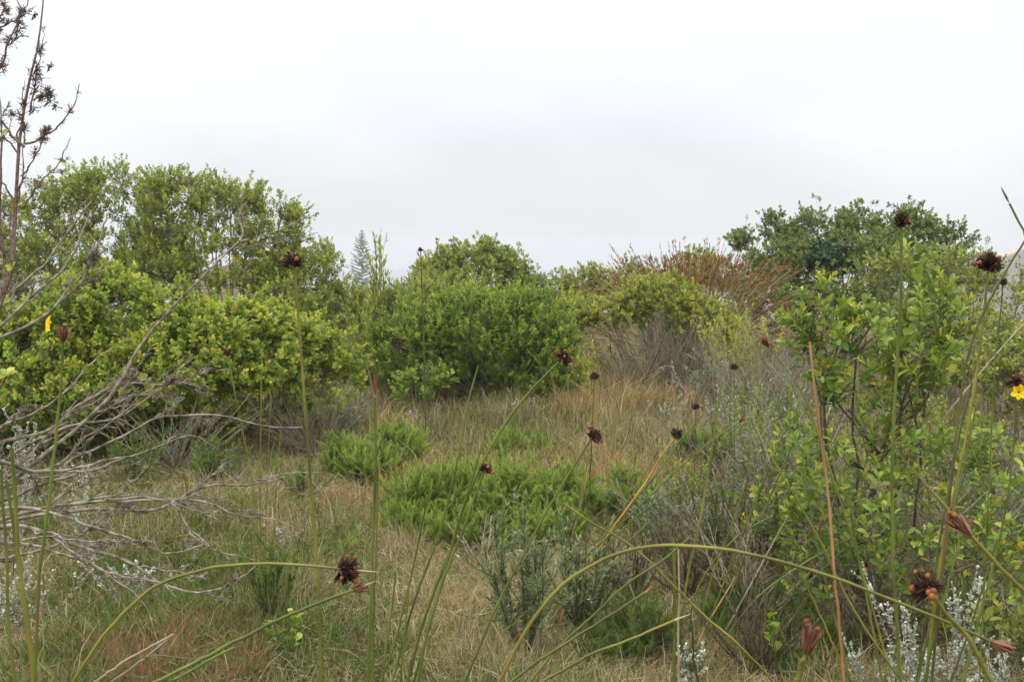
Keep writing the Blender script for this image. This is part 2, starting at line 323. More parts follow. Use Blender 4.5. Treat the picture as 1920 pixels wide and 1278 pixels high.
def shrub(name, label, cat, lobes, mat, leaf, base=None, clump=.16, dens=1.0, tips=10, up=.5, bark='bark_grey', group=None,
          under=.15, sprig=.25, mains=10, rmain=.014, inner=.12, gap=0.0, twigr=.0018, thick=.9):
    kind, L, W, n, twig = leaf
    cs = np.array([l[0] for l in lobes]); rs = np.array([l[1] for l in lobes])
    if base is None:
        m = cs.mean(0); base = (m[0], m[1])
    b0 = np.array((base[0], base[1], gz(*base)))
    root = thing(name, label, cat, b0, group)
    for c, r in zip(cs, rs):
        if c[2] - r[2] < gz(c[0], c[1]) + .4: FP.append((c[0], c[1], r[0] * .8))
    P = []; Nn = []
    for q, (c, r) in enumerate(zip(cs, rs)):
        area = 4 * pi * (((r[0] * r[1]) ** 1.6 + (r[0] * r[2]) ** 1.6 + (r[1] * r[2]) ** 1.6) / 3) ** (1 / 1.6)
        m = max(12, int(dens * area / clump ** 2))
        d = rsphere(m)
        keep = (rng.random(m) < np.where(d[:, 2] < -.25, under, 1)) & (rng.random(m) < np.where(d[:, 1] > .5, .6, 1))
        if gap: keep &= (np.sin(d[:, 0] * 7 + q) + np.sin(d[:, 2] * 8 + 2 * q) + np.sin(d[:, 1] * 6.3 - q) > -3 + 6 * gap * .5 + rng.normal(0, .4, m) - .6)
        d = d[keep]; m = len(d)
        fac = .94 - np.abs(rng.normal(0, .1, m)) + (rng.random(m) < sprig) * rng.uniform(0, .12, m)
        fac = np.where(rng.random(m) < inner, rng.uniform(.5, .9, m), fac)
        p = c + d * r * fac[:, None]
        for q2, (c2, r2) in enumerate(zip(cs, rs)):
            if q2 != q: 
                ins = np.linalg.norm((p - c2) / r2, axis=1) < .78
                sel = ~ins | (rng.random(len(p)) < .1); p, d = p[sel], d[sel]
        P.append(p); Nn.append(nrm(d / r))
    P = np.concatenate(P); Nn = np.concatenate(Nn)
    P[:, 2] = np.where(P[:, 2] > b0[2] + clump * .4, P[:, 2], b0[2] + clump * rng.uniform(.3, .7, len(P)) + 0 * P[:, 2])
    ok = (rng.random(len(P)) < .5) | (P[:, 2] > b0[2] + clump * .8); P, Nn = P[ok], Nn[ok]
    D = nrm(Nn * .8 + np.array((0, 0, up)) + rng.normal(0, .3, P.shape))
    m = len(P)
    # shoots of one clump
    tp = np.repeat(P, tips, 0); td = np.repeat(D, tips, 0)
    off = rng.normal(0, clump * .34, tp.shape)
    tpos = tp + off + td * rng.uniform(-.5, .5, (len(tp), 1)) * clump * 1.1
    tdir = nrm(td + off / clump * 1.0 + rng.normal(0, .22, tp.shape))
    fo = Geo(); rosettes(fo, tpos, tdir, n, twig, L, W, kind, vlo=0, vhi=1, rare=leaf_rare.get(mat, 0))
    br = Geo()
    # main limbs, boughs and twigs
    nm = mains; sel = rng.choice(m, min(nm, m), replace=False)
    cen = cs[np.argmin(np.linalg.norm((P[sel][:, None] - cs[None]) / rs[None], axis=2), axis=1)]
    end = cen + (P[sel] - cen) * .55
    bb = b0 + rng.normal(0, .06, (len(sel), 3)) * (1, 1, 0) - (0, 0, .03)
    ctrl = bb * .45 + end * .55 + rng.normal(0, .12, end.shape); ctrl[:, 2] = bb[:, 2] + (end[:, 2] - bb[:, 2]) * rng.uniform(.25, .6, len(sel))
    Mn = bez(bb, ctrl, end, 10); wob = rng.normal(0, .014, Mn.shape); wob[:, 0] = 0; Mn = Mn + wob
    tubes(br, Mn, np.linspace(1, .4, 10)[None] * rmain * rng.uniform(.7, 1.2, (len(sel), 1)), 6)
    flat = Mn[:, 4:].reshape(-1, 3)
    st = P - D * clump * .6
    near = np.argmin(np.linalg.norm(st[:, None] - flat[None], axis=2) + rng.uniform(0, .25, (m, len(flat))), axis=1)
    a = flat[near]; c2 = (a + st) / 2 - np.array((0, 0, .06)) + rng.normal(0, .05, a.shape)
    tubes(br, bez(a, c2, st, 6) + rng.normal(0, .006, (m, 6, 3)) * np.array((0, 1, 1, 1, 1, 0))[None, :, None], np.linspace(1, .45, 6)[None] * rmain * .38 * np.ones((m, 1)), 4)
    s0 = np.repeat(st, tips, 0); mid = (s0 + tpos) / 2 - tdir * clump * .12
    tubes(br, np.stack((s0, mid, tpos), 1), np.array((1, .8, .5))[None] * twigr * np.ones((len(tpos), 1)), 3)
    fo.build('foliage', M[mat], root, smooth=(kind == 'hi')); br.build('branches', M[bark], root)
    return root
leaf_rare = {'leaf_gold': .008, 'leaf_near': .014, 'leaf_mid': .006}
def fan_tuft(name, label, cat, x, y, h, spread, n, mat, width=.004, group=None, droop=.4, part='blades', zoff=0):
    """a tussock of curving blades"""
    b = np.array((x, y, gz(x, y) + zoff)); root = thing(name, label, cat, b, group)
    az = rng.uniform(0, 2 * pi, n); le = rng.uniform(0, 1, n) ** 1.5 * 1.3
    nc = 14; ca = rng.uniform(0, 2 * pi, nc); cr_ = np.sqrt(rng.random(nc)) * spread * h * .95; cc = np.stack((np.cos(ca) * cr_, np.sin(ca) * cr_), 1)
    k = rng.integers(0, nc, n); ch = rng.uniform(.55, 1.05, nc)[k]
    q = cc[k] + rng.normal(0, .10 * h + .015, (n, 2)); p0 = np.stack((x + q[:, 0], y + q[:, 1], 0 * az), 1); p0[:, 2] = ground_z(p0[:, 0], p0[:, 1]) - .01
    hh = h * rng.uniform(.4, 1.1, n) * ch
    o = np.stack((np.cos(az), np.sin(az), 0 * az), 1)
    p1 = p0 + o * (le * hh * .3)[:, None] + np.array((0, 0, 1)) * (hh * .7)[:, None]
    p2 = p0 + o * (le * hh * .9)[:, None] + np.array((0, 0, 1)) * (hh * (1 - droop * rng.random(n) * .8))[:, None]
    geo = Geo(); blade_strip(geo, p0, p1, p2, width, rng.uniform(0, 1, n)); geo.build(part, M[mat], root)
    return root
def blade_strip(geo, p0, p1, p2, w, var):
    n = len(p0); d = p2 - p0; sd = nrm(np.cross(d, rng.normal(size=(n, 3)))) * (np.broadcast_to(w, (n,)) * .5)[:, None]
    q = .25 * p0 + .5 * p1 + .25 * p2
    v = np.stack((p0 - sd, p0 + sd, q - sd * .85, q + sd * .85, p2), 1)
    f = np.array([(0, 1, 3), (0, 3, 2), (2, 3, 4)])[None] + (np.arange(n) * 5)[:, None, None]
    geo.add(v.reshape(-1, 3), f.reshape(-1, 3), np.repeat(np.broadcast_to(var, (n,)), 5))
def sprig_plant(name, label, cat, x, y, h, nst, spread, mat, leaf, bark='twig_dry', group=None, sides=3, leafy=.75, lean=(0, 0), rst=.003, bare=.15, zoff=0, alpha=(70, 25)):
    """upright leafy stems from one base: stems > side shoots, leaves along all shoots. leaf=(kind,L,W,leaves per metre)"""
    kind, L, W, per = leaf
    b = np.array((x, y, gz(x, y) + zoff)); root = thing(name, label, cat, b, group)
    FP.append((x, y, max(.07, h * spread * .45)))
    fo, br = Geo(), Geo()
    shoots = []
    for s in range(nst):
        az = rng.uniform(0, 2 * pi); hh = h * rng.uniform(.6, 1.05); le = abs(rng.normal(.55, .35)) * spread
        o = np.array((cos(az), sin(az), 0)) * le * hh + np.array((lean[0], lean[1], 0)) * hh
        e = b + o + np.array((0, 0, hh)); c = b + o * .62 + np.array((0, 0, hh * .42)) + rng.normal(0, .03, 3) * h
        p = bez(b[None], c[None], e[None], 9)[0] + rng.normal(0, .006 * h, (9, 3)) * np.linspace(0, 1, 9)[:, None]
        shoots.append((p, rst, bare))
        for q in range(sides):
            k = rng.integers(3, 8); a = p[k]; dr = nrm(p[k] - p[k - 1] + rng.normal(0, .5, 3) * np.linalg.norm(p[k] - p[k - 1])); ll = hh * rng.uniform(.12, .34)
            e2 = a + nrm(dr * .7 + np.array((0, 0, .5)) + rng.normal(0, .25, 3)) * ll
            shoots.append((np.array([a + (e2 - a) * t + np.array((0, 0, -.03 * ll * 4 * t * (1 - t))) for t in np.linspace(0, 1, 9)]), rst * .55, 0.0))
    P = np.array([s[0] for s in shoots]); R = np.array([s[1] for s in shoots])[:, None] * np.linspace(1, .4, 9)[None]
    tubes(br, P, R, 5)
    for p, r, bare_ in shoots:
        ln = np.linalg.norm(np.diff(p, axis=0), axis=1).sum(); n = max(3, int(ln * (1 - bare_) * per))
        t = bare_ + (1 - bare_) * rng.random(n) ** leafy; u = t * 8; k = np.clip(u.astype(int), 0, 7); pos = p[k] + (p[k + 1] - p[k]) * (u - k)[:, None]
        d = nrm(p[k + 1] - p[k]); X, Y = perp(d); ph = rng.uniform(0, 6.28, n); al = np.radians(alpha[0] + (alpha[1] - alpha[0]) * t ** 2) + rng.normal(0, .2, n)
        rad = X * np.cos(ph)[:, None] + Y * np.sin(ph)[:, None]
        D = d * np.cos(al)[:, None] + rad * np.sin(al)[:, None]; U = d * np.sin(al)[:, None] - rad * np.cos(al)[:, None] + rng.normal(0, .2, (n, 3))
        place(fo, kind, pos, D, U, L * rng.uniform(.6, 1.2, n), W, np.clip(.55 * t + .45 * rng.random(n), 0, 1))
    fo.build('foliage', M[mat], root, smooth=(kind == 'hi')); br.build('stems', M[bark], root)
    return root
def grow(lines, radii, levels=2, nsub=5, ang=.6, ratio=.5, wob=.05, rmin=.0012, K=10, gravity=0.0, flat=1.0):
    """sub-branches on given polylines; returns (P,R)"""
    P = [np.asarray(resample(l, K)) for l in lines]; R = [np.linspace(r0, r1, K) for r0, r1 in radii]
    cur = list(zip(P, R)); allP, allR = list(P), list(R)
    for lv in range(levels):
        nxt = []
        for p, r in cur:
            ln = np.linalg.norm(np.diff(p, axis=0), axis=1).sum(); m = rng.poisson(nsub)
            for q in range(m):
                k = int(rng.integers(2, K - 1)); tg = nrm(p[k] - p[k - 1]); s = rng.normal(size=3) * np.array((1, flat, 1)); s = nrm(s - tg * (s @ tg))
                d = nrm(tg * cos(ang) + s * sin(ang) * rng.uniform(.5, 1.3)); l2 = ln * ratio * rng.uniform(.35, 1.0) * (1.15 - k / K * .95)
                t = np.linspace(0, 1, K)[:, None]; bend = nrm(tg * .6 + d * .6 + rng.normal(0, .3, 3)) 
                pp = p[k] + (d * t + (bend - d) * t ** 2 * .5) * l2 + np.array((0, 0, gravity)) * t ** 2 * l2
                w = np.cumsum(rng.normal(0, wob * l2 / K ** .5, (K, 3)), 0); w -= w[0]; pp = pp + w * .7
                r2 = max(r[k] * .62, rmin)
                rr = np.linspace(r2, max(r2 * .4, rmin * .7), K); nxt.append((pp, rr)); allP.append(pp); allR.append(rr)
        cur = nxt
    return np.array(allP), np.array(allR)
# ------------------------------------------------------------------ grass: nobody could count it
def make_grass():
    N = 480000
    u = rng.random(N); Y0, Y1 = 2.6, 17.0
    y = Y0 * (Y1 / Y0) ** u                      # density falls with distance
    x = rng.uniform(-.56, .56, N) * (y + .5)
    x = x + .05 * np.sin(23 * y + 3 * x) + rng.normal(0, .02, N); y = y + .04 * np.sin(29 * x)
    green = vnoise(x, y, 2.3, 3) + .7 * vnoise(x, y, 7, 4); tall = vnoise(x, y, 3, 5) + .8 * vnoise(x, y, 9, 6)
    far = np.clip((y - 7.2) / 2.5, 0, 1)
    dry = rng.random(N) < np.clip(.70 - .75 * green + .12 * far, .12, .93)
    h = (.075 + .06 * np.clip(tall + .4, 0, 1.5)) * rng.uniform(.45, 1.35, N) * (1 + 1.0 * far)
    h = np.where(rng.random(N) < .03, h * 1.8, h)
    var = np.where(dry, rng.uniform(.45, .95, N), rng.uniform(0, .42, N)); var = np.where(rng.random(N) < .07 + .05 * far, 1.0, var)
    az = rng.uniform(0, 2 * pi, N); lean = np.where(dry, rng.uniform(.2, 1, N) ** 2 * 3.2, rng.uniform(.15, 1.5, N)) * (1 - .45 * far)
    o = np.stack((np.cos(az), np.sin(az), 0 * az), 1); p0 = np.stack((x, y, ground_z(x, y) - .005), 1)
    up = np.array((0, 0, 1.))
    hz = h / np.sqrt(1 + lean ** 2) * 1.15
    p0 = p0 + up * (np.where(lean > 1.2, rng.uniform(0, .05, N), 0))[:, None]
    p1 = p0 + o * (lean * hz * .3)[:, None] + up * (hz * .75)[:, None] + rng.normal(0, .006, (N, 3))
    p2 = p0 + o * (lean * hz)[:, None] + up * (hz * np.where(lean > 1.0, .6, 1))[:, None] + rng.normal(0, .015, (N, 3))
    p2[:, 2] = np.maximum(p2[:, 2], ground_z(p2[:, 0], p2[:, 1]) + .01)
    keep = rng.random(N) < np.clip(1.25 + .9 * (vnoise(x, y, 5, 8) + vnoise(x, y, 14, 9)), .25, 1)
    for fx, fy, fr in FP:
        dd = ((x - fx) ** 2 + (y - fy) ** 2) / fr ** 2; keep &= (dd > 1) | (rng.random(N) < .12 + .3 * np.clip(dd, 0, 1) ** 2)
    p0, p1, p2, dry, y, var = p0[keep], p1[keep], p2[keep], dry[keep], y[keep], var[keep]; N = len(y)
    geo = Geo(); blade_strip(geo, p0, p1, p2, 1.3 * np.where(dry, .0026, .0034) * rng.uniform(.6, 1.3, N) * (1 + np.clip(y - 5, 0, 8) * .08), var)
    o = geo.build('grass', M['grass']); o['kind'] = 'stuff'; o['label'] = 'dry straw coloured and green tussocky grass covering the ground'
def make_litter():
    N = 9000; y = 2.8 * (14 / 2.8) ** rng.random(N); x = rng.uniform(-.55, .55, N) * (y + .4); z = ground_z(x, y) + rng.uniform(.005, .06, N)
    a = rng.uniform(0, 2 * pi, N); L = rng.uniform(.03, .16, N); d = np.stack((np.cos(a), np.sin(a), rng.normal(.05, .25, N)), 1) * L[:, None]
    p = np.stack((x, y, z), 1); g = Geo(); mid = p + d * .5 + rng.normal(0, .008, (N, 3)); tubes(g, np.stack((p, mid, p + d), 1), np.array((1, .9, .5))[None] * rng.uniform(.0008, .0018, (N, 1)), 3)
    o = g.build('litter', M['twig_dry']); o['kind'] = 'stuff'; o['label'] = 'broken dry twigs and stalks lying in the grass'
# ------------------------------------------------------------------ background
def pine(x, y, top, h):
    b = np.array((x, y, gz(x, y) - .3)); root = thing('norfolk_pine', 'distant symmetrical conical pine with tiered branches against the misty sky', 'tree', b)
    S = 1.73; tr = Geo(); tp = np.array((x, y, top)); H = top - b[2]
    tubes(tr, np.array([[b, b + (tp - b) * .5, b + (tp - b) * .85, tp]]), np.array([[.3, .2, .08, .02]]), 8)
    fo = Geo(); z = top - .25 * S; i = 0
    while z > b[2] + 2:
        dn = (top - z) / S; rad = S * (.12 + .34 * dn if dn < 4 else min(1.5 + .12 * (dn - 4), 3.2))
        m = 5
        for q in range(m):
            a = q * 2 * pi / m + i * .9 + rng.normal(0, .2); rr = rad * rng.uniform(.82, 1.1)
            K = max(6, int(rr / S * 16)); t = np.linspace(.12, 1, K)
            pts = np.stack((x + np.cos(a) * rr * t, y + np.sin(a) * rr * t, z + rng.normal(0, .07) * S + rr * (.24 * t + .16 * t ** 3 - .05)), 1)
            tubes(tr, np.array([[(x, y, z), pts[K // 2], pts[-1]]]), np.array([[.03, .02, .01]]), 4)
            s = np.array((-sin(a), cos(a), 0)); rd = np.array((cos(a), sin(a), .25))
            for sg in (-1, 1):
                for w in (0, .5):
                    D = s[None] * sg * (.75 + .2 * w) + rd[None] * .6 + np.array((0, 0, .30 - .2 * w)); D = D + rng.normal(0, .14, (K, 3))
                    place(fo, 'needle', pts, D, np.tile((0., 0, 1), (K, 1)), S * (.36 - .10 * t) * min(1, .35 + rr * .5), 2.2, rng.random(K))
        z -= S * (.34 if dn < 2 else .46); i += 1
    tr.build('trunk', M['bark_brown'], root); fo.build('crown', M['pine'], root)
px_ = at(678, 430, 260); pine(px_[0], 260, px_[2], 26)
LF = lambda k, L, W, n, t: (k, L, W, n, t)
# far misty bushes beyond the clearing
shrub('bush', 'rounded bushy crown rising at centre of the skyline behind the fresh green shrub', 'bush',
      [lobe(895, 500, 20, 62, 52), lobe(952, 502, 20, 46, 34), lobe(835, 515, 20, 60, 38), lobe(900, 550, 20, 130, 60)], 'leaf_mid', LF('lo', .06, 1.2, 10, .08), clump=.22, tips=12, dens=1.3, sprig=.4)
shrub('bush', 'low olive bush under the gap of misty sky right of the rounded crown', 'bush',
      [lobe(1005, 560, 20, 70, 45), lobe(1060, 555, 20, 50, 42)], 'leaf_olive', LF('lo', .06, 1.2, 8, .07), clump=.22, tips=11)
shrub('bush', 'dark green bush behind the left side of the rusty reed clump', 'bush',
      [lobe(1110, 545, 19, 50, 46), lobe(1170, 545, 19, 60, 48), lobe(1240, 550, 19, 60, 48), lobe(1300, 515, 19, 46, 50)], 'leaf_mid', LF('lo', .055, 1.2, 10, .07), clump=.2, tips=11)
shrub('bush', 'olive yellow bush below the distant pine', 'bush',
      [lobe(640, 590, 17, 60, 56), lobe(690, 592, 17, 60, 56), lobe(755, 585, 17, 50, 60)], 'leaf_olive', LF('lo', .05, 1.2, 8, .07), clump=.2, tips=8)
# tall left mass on the skyline
shrub('tall_shrub', 'tallest round shrub at left edge of the skyline behind the bare red-brown tree', 'shrub',
      [lobe(205, 384, 13, 80, 74), lobe(120, 414, 13, 70, 82), lobe(30, 452, 13, 80, 80), lobe(180, 500, 13, 190, 90), lobe(60, 560, 13, 120, 80)], 'leaf_mid', LF('lo', .044, 1.15, 10, .08), clump=.19, tips=14, gap=.2, sprig=.6, up=1.5, mains=16)
shrub('tall_shrub', 'tall shrub with sky showing through its leafy top, right of the tallest one', 'shrub',
      [lobe(340, 390, 12.6, 84, 66), lobe(420, 396, 12.6, 76, 66), lobe(505, 430, 12.6, 68, 64), lobe(400, 500, 12.6, 170, 90), lobe(520, 530, 12.6, 90, 80)], 'leaf_mid', LF('lo', .044, 1.15, 10, .08), clump=.19, tips=14, gap=.25, sprig=.6, up=1.5, mains=16)
shrub('tall_shrub', 'smaller loose shrub at the foot of the tall left shrubs beside the pine', 'shrub',
      [lobe(600, 500, 12.2, 44, 42), lobe(570, 560, 12.2, 90, 70), lobe(640, 590, 12.2, 60, 70)], 'leaf_mid', LF('lo', .042, 1.15, 10, .08), clump=.17, tips=10, gap=.35, sprig=.6, up=1.5)
# right-hand domed mass
shrub('tall_shrub', 'broad domed dark green shrub on the right skyline with clumped branches', 'shrub',
      [lobe(1395, 452, 14.5, 24, 24), lobe(1455, 435, 14.5, 40, 34), lobe(1545, 432, 14.3, 64, 42), lobe(1625, 430, 14.3, 56, 44), lobe(1700, 440, 14.2, 56, 46), lobe(1775, 460, 14.2, 48, 40), lobe(1600, 505, 14, 190, 70), lobe(1480, 520, 14, 90, 70), lobe(1740, 510, 14, 90, 55), lobe(1440, 580, 13.4, 80, 60), lobe(1400, 535, 14.2, 66, 50), lobe(1560, 580, 13.4, 110, 60), lobe(1690, 575, 13.4, 110, 60)],
      'leaf_dark', LF('lo', .047, 1.2, 10, .06), clump=.18, tips=13, gap=.3, sprig=.3, mains=24)
shrub('climber', 'deep bluish green patch of climber leaves on the domed right shrub', 'climber',
      [lobe(1560, 490, 13.4, 40, 38, .2)], 'leaf_deep', LF('mid', .07, 1.7, 6, .06), clump=.15, tips=9, mains=4)
# narrow-leaved shrub and its tall sprig
shrub('narrow_leaved_shrub', 'olive shrub with narrow upright leaves left behind the fresh green round shrub', 'shrub',
      [lobe(715, 590, 12.4, 66, 50), lobe(790, 572, 12.4, 80, 56), lobe(700, 640, 12.2, 60, 60), lobe(860, 575, 12.4, 70, 40)], 'leaf_olive', LF('needle', .10, 1.1, 10, .12), clump=.2, tips=8, up=1.2, sprig=.5)
c = at(716, 560, 12.0)
sprig_plant('young_willow', 'thin upright sapling with narrow drooping leaves standing above the bushes beside the pine', 'sapling', c[0], c[1], 1.74, 9, .12, 'leaf_mid', ('needle', .10, .9, 30), bark='bark_brown', sides=4, bare=.55, rst=.006, alpha=(45, 20))
c = at(815, 470, 17)
sprig_plant('young_willow', 'tiny dark sprig sticking up left of the rounded centre crown', 'sapling', c[0], c[1], c[2] - gz(c[0], c[1]) + .1, 3, .08, 'leaf_dark', ('lo', .06, 1.2, 60), bark='bark_brown', sides=4, bare=.8, rst=.006)
# front-left yellow-green shrub
gold_wide = shrub('yellow_green_shrub', 'wide yellow-green broadleaf shrub with orange leaf tips filling the left middle ground', 'shrub',
      [lobe(60, 662, 8.0, 130, 100), lobe(200, 618, 8.1, 124, 116), lobe(330, 648, 8.0, 130, 108), lobe(120, 730, 7.9, 190, 80), lobe(320, 700, 7.8, 140, 80), lobe(200, 790, 8.7, 260, 90), lobe(-20, 780, 8.3, 120, 100), lobe(150, 850, 8.8, 260, 70), lobe(330, 830, 8.7, 140, 70)], 'leaf_gold', LF('mid', .043, 1.15, 12, .075), clump=.135, tips=12, dens=1.15, up=1.1, sprig=.4, mains=26, under=.25, bark='bark_grey')
gold_small = shrub('yellow_green_shrub', 'smaller yellow-green shrub with bare grey lower twigs, next to the dark hollow', 'shrub',
      [lobe(460, 640, 8.4, 96, 92), lobe(552, 668, 8.4, 86, 82), lobe(632, 690, 8.5, 56, 62), lobe(500, 690, 8.2, 110, 70), lobe(500, 770, 9.2, 150, 80), lobe(480, 830, 9.2, 160, 50)], 'leaf_gold', LF('mid', .046, 1.2, 11, .07), clump=.145, tips=10, dens=1.15, up=.7, sprig=.4, mains=26, under=.1, bark='bark_grey')
# central shrub
shrub('round_shrub', 'fresh green round shrub at centre with dark hollow and bare stems underneath', 'shrub',
      [lobe(800, 636, 10.6, 112, 86), lobe(900, 622, 10.6, 130, 84), lobe(1000, 625, 10.5, 92, 80), lobe(1040, 700, 10.3, 56, 90), lobe(980, 700, 10.5, 60, 80), lobe(860, 700, 11.5, 150, 80), lobe(1010, 740, 10.6, 70, 50)], 'leaf_bright', LF('lo', .036, 1.1, 14, .08), clump=.14, tips=13, up=1.2, sprig=.4, mains=26, under=.05, bark='bark_brown', rmain=.018)
c = at(790, 735, 9.9)
shrub('leafy_sprout', 'small pale leafy sprout in front of the dark hollow of the round shrub', 'sprout',
      [lobe(785, 725, 9.8, 46, 34), lobe(830, 705, 9.8, 20, 20)], 'leaf_bright', LF('lo', .045, 1.15, 8, .07), base=(c[0], c[1]), clump=.12, tips=6, up=1, mains=5, rmain=.006)
# heath-like yellow shrub with grey twiggy skirt
heath = shrub('heath_shrub', 'yellowish domed heath shrub with bare grey twigs below, in front of rusty reeds', 'shrub',
      [lobe(1235, 560, 11.2, 76, 44), lobe(1150, 590, 11.2, 70, 34), lobe(1310, 600, 11.1, 64, 44), lobe(1340, 620, 11.0, 44, 36), lobe(1080, 590, 11.3, 60, 34)], 'heath', LF('lo', .03, 1.0, 16, .05), clump=.12, tips=10, dens=1.5, up=1.0, sprig=.2, mains=40, under=.02, bark='bark_grey', rmain=.008, inner=.02)
# right middle shrubs
shrub('scrubby_bush', 'loose olive bush with grey twigs below the domed right shrub', 'bush',
      [lobe(1700, 520, 10, 90, 44), lobe(1800, 530, 10, 90, 60), lobe(1890, 560, 9.8, 80, 60), lobe(1760, 600, 9.6, 120, 60)], 'leaf_olive', LF('lo', .04, 1.1, 8, .06), clump=.17, tips=8, up=1.1, sprig=.6, mains=26, gap=.1, dens=1.3, rmain=.008)
shrub('scrubby_bush', 'sparse olive bush at right edge below the two dark seed heads', 'bush',
      [lobe(1880, 650, 7.5, 90, 70), lobe(1930, 720, 7.3, 80, 80), lobe(1840, 690, 7.2, 70, 60)], 'leaf_olive', LF('mid', .042, 1.2, 7, .06), clump=.16, tips=6, up=.9, sprig=.6, mains=20, gap=.1, dens=1.3, rmain=.008)
# near right broadleaf shrub
near_bush = shrub('broadleaf_shrub', 'near glossy broadleaf shrub with dark forked stem on the right', 'shrub',
      [lobe(1545, 600, 4.6, 46, 74, .25), lobe(1620, 650, 4.6, 60, 70, .28), lobe(1700, 560, 4.6, 30, 60, .16), lobe(1775, 610, 4.6, 42, 62, .2), lobe(1700, 680, 4.6, 80, 70, .3), lobe(1540, 700, 4.6, 40, 50, .2)],
      'leaf_near', LF('hi', .05, .85, 10, .09), base=tuple(at(1620, 1100, 4.6)[:2]), clump=.13, tips=3, up=1.5, sprig=.7, mains=7, under=.5, gap=.55, dens=.85, bark='bark_brown', rmain=.008, inner=.3)
shrub('broadleaf_shrub', 'low spreading broadleaf shrub with yellowed leaves filling the lower right', 'shrub',
      [lobe(1520, 850, 4.5, 80, 70, .3), lobe(1640, 830, 4.6, 90, 70, .35), lobe(1760, 860, 4.5, 100, 90, .35), lobe(1880, 900, 4.3, 90, 110, .35), lobe(1600, 960, 4.3, 110, 90, .3), lobe(1760, 1010, 4.2, 120, 100, .3), lobe(1880, 1080, 4.0, 80, 110, .3), lobe(1480, 960, 4.9, 90, 90, .3), lobe(1560, 1080, 4.6, 120, 90, .3), lobe(1700, 930, 5.2, 200, 120, .3), lobe(1800, 1150, 4.2, 110, 80, .3)],
      'leaf_near', LF('hi', .047, .9, 8, .08), clump=.14, tips=3, up=1.3, sprig=.6, mains=40, under=.3, gap=.5, dens=.8, bark='bark_grey', rmain=.008, inner=.3)
# ------------------------------------------------------------------ reed clump on the skyline
def reed_clump():
    b = at(1295, 690, 12.6); b[2] = gz(b[0], b[1])
    root = thing('reed_clump', 'wide fan of reeds with rusty brown seed heads and bleached stems behind the heath shrub', 'reeds', b)
    n = 760; az = rng.uniform(0, 2 * pi, n); th = np.radians(rng.uniform(0, 1, n) ** .8 * 72); Lh = np.minimum(rng.uniform(1.3, 1.95, n), np.where(rng.random(n) < .12, 1.62, 1.45) / np.cos(th * .92))
    o = np.stack((np.cos(az), np.sin(az) * .7, 0 * az), 1); up = np.array((0, 0, 1.))
    p0 = b + o * rng.uniform(0, .18, n)[:, None]
    p1 = p0 + (o * np.sin(th * .75)[:, None] + up * np.cos(th * .75)[:, None]) * (Lh * .55)[:, None]
    p2 = p0 + (o * np.sin(th)[:, None] + up * np.cos(th)[:, None]) * Lh[:, None] - up * (np.sin(th) ** 2 * .12)[:, None]
    cu = Geo(); crv = bez(p0, p1, p2, 7); tubes(cu, crv, np.full((n, 7), .0028) * np.linspace(1.2, .7, 7)[None], 3, rng.random(n))
    cu.build('culms', M['reed'], root)
    hd = Geo()
    for q in range(22):
        t = rng.uniform(.74, 1.0, n); d = nrm(p2 - p1); pos = p1 * 0 + ((1 - t) ** 2)[:, None] * p0 + (2 * t * (1 - t))[:, None] * p1 + (t ** 2)[:, None] * p2
        sel = rng.random(n) < .62
        D = d + rng.normal(0, .25, (n, 3)); place(hd, 'spindle', pos[sel], D[sel], rsphere(n)[sel], rng.uniform(.03, .065, sel.sum()), .75, rng.random(sel.sum()))
    hd.build('seed_heads', M['reed_head'], root)
reed_clump()
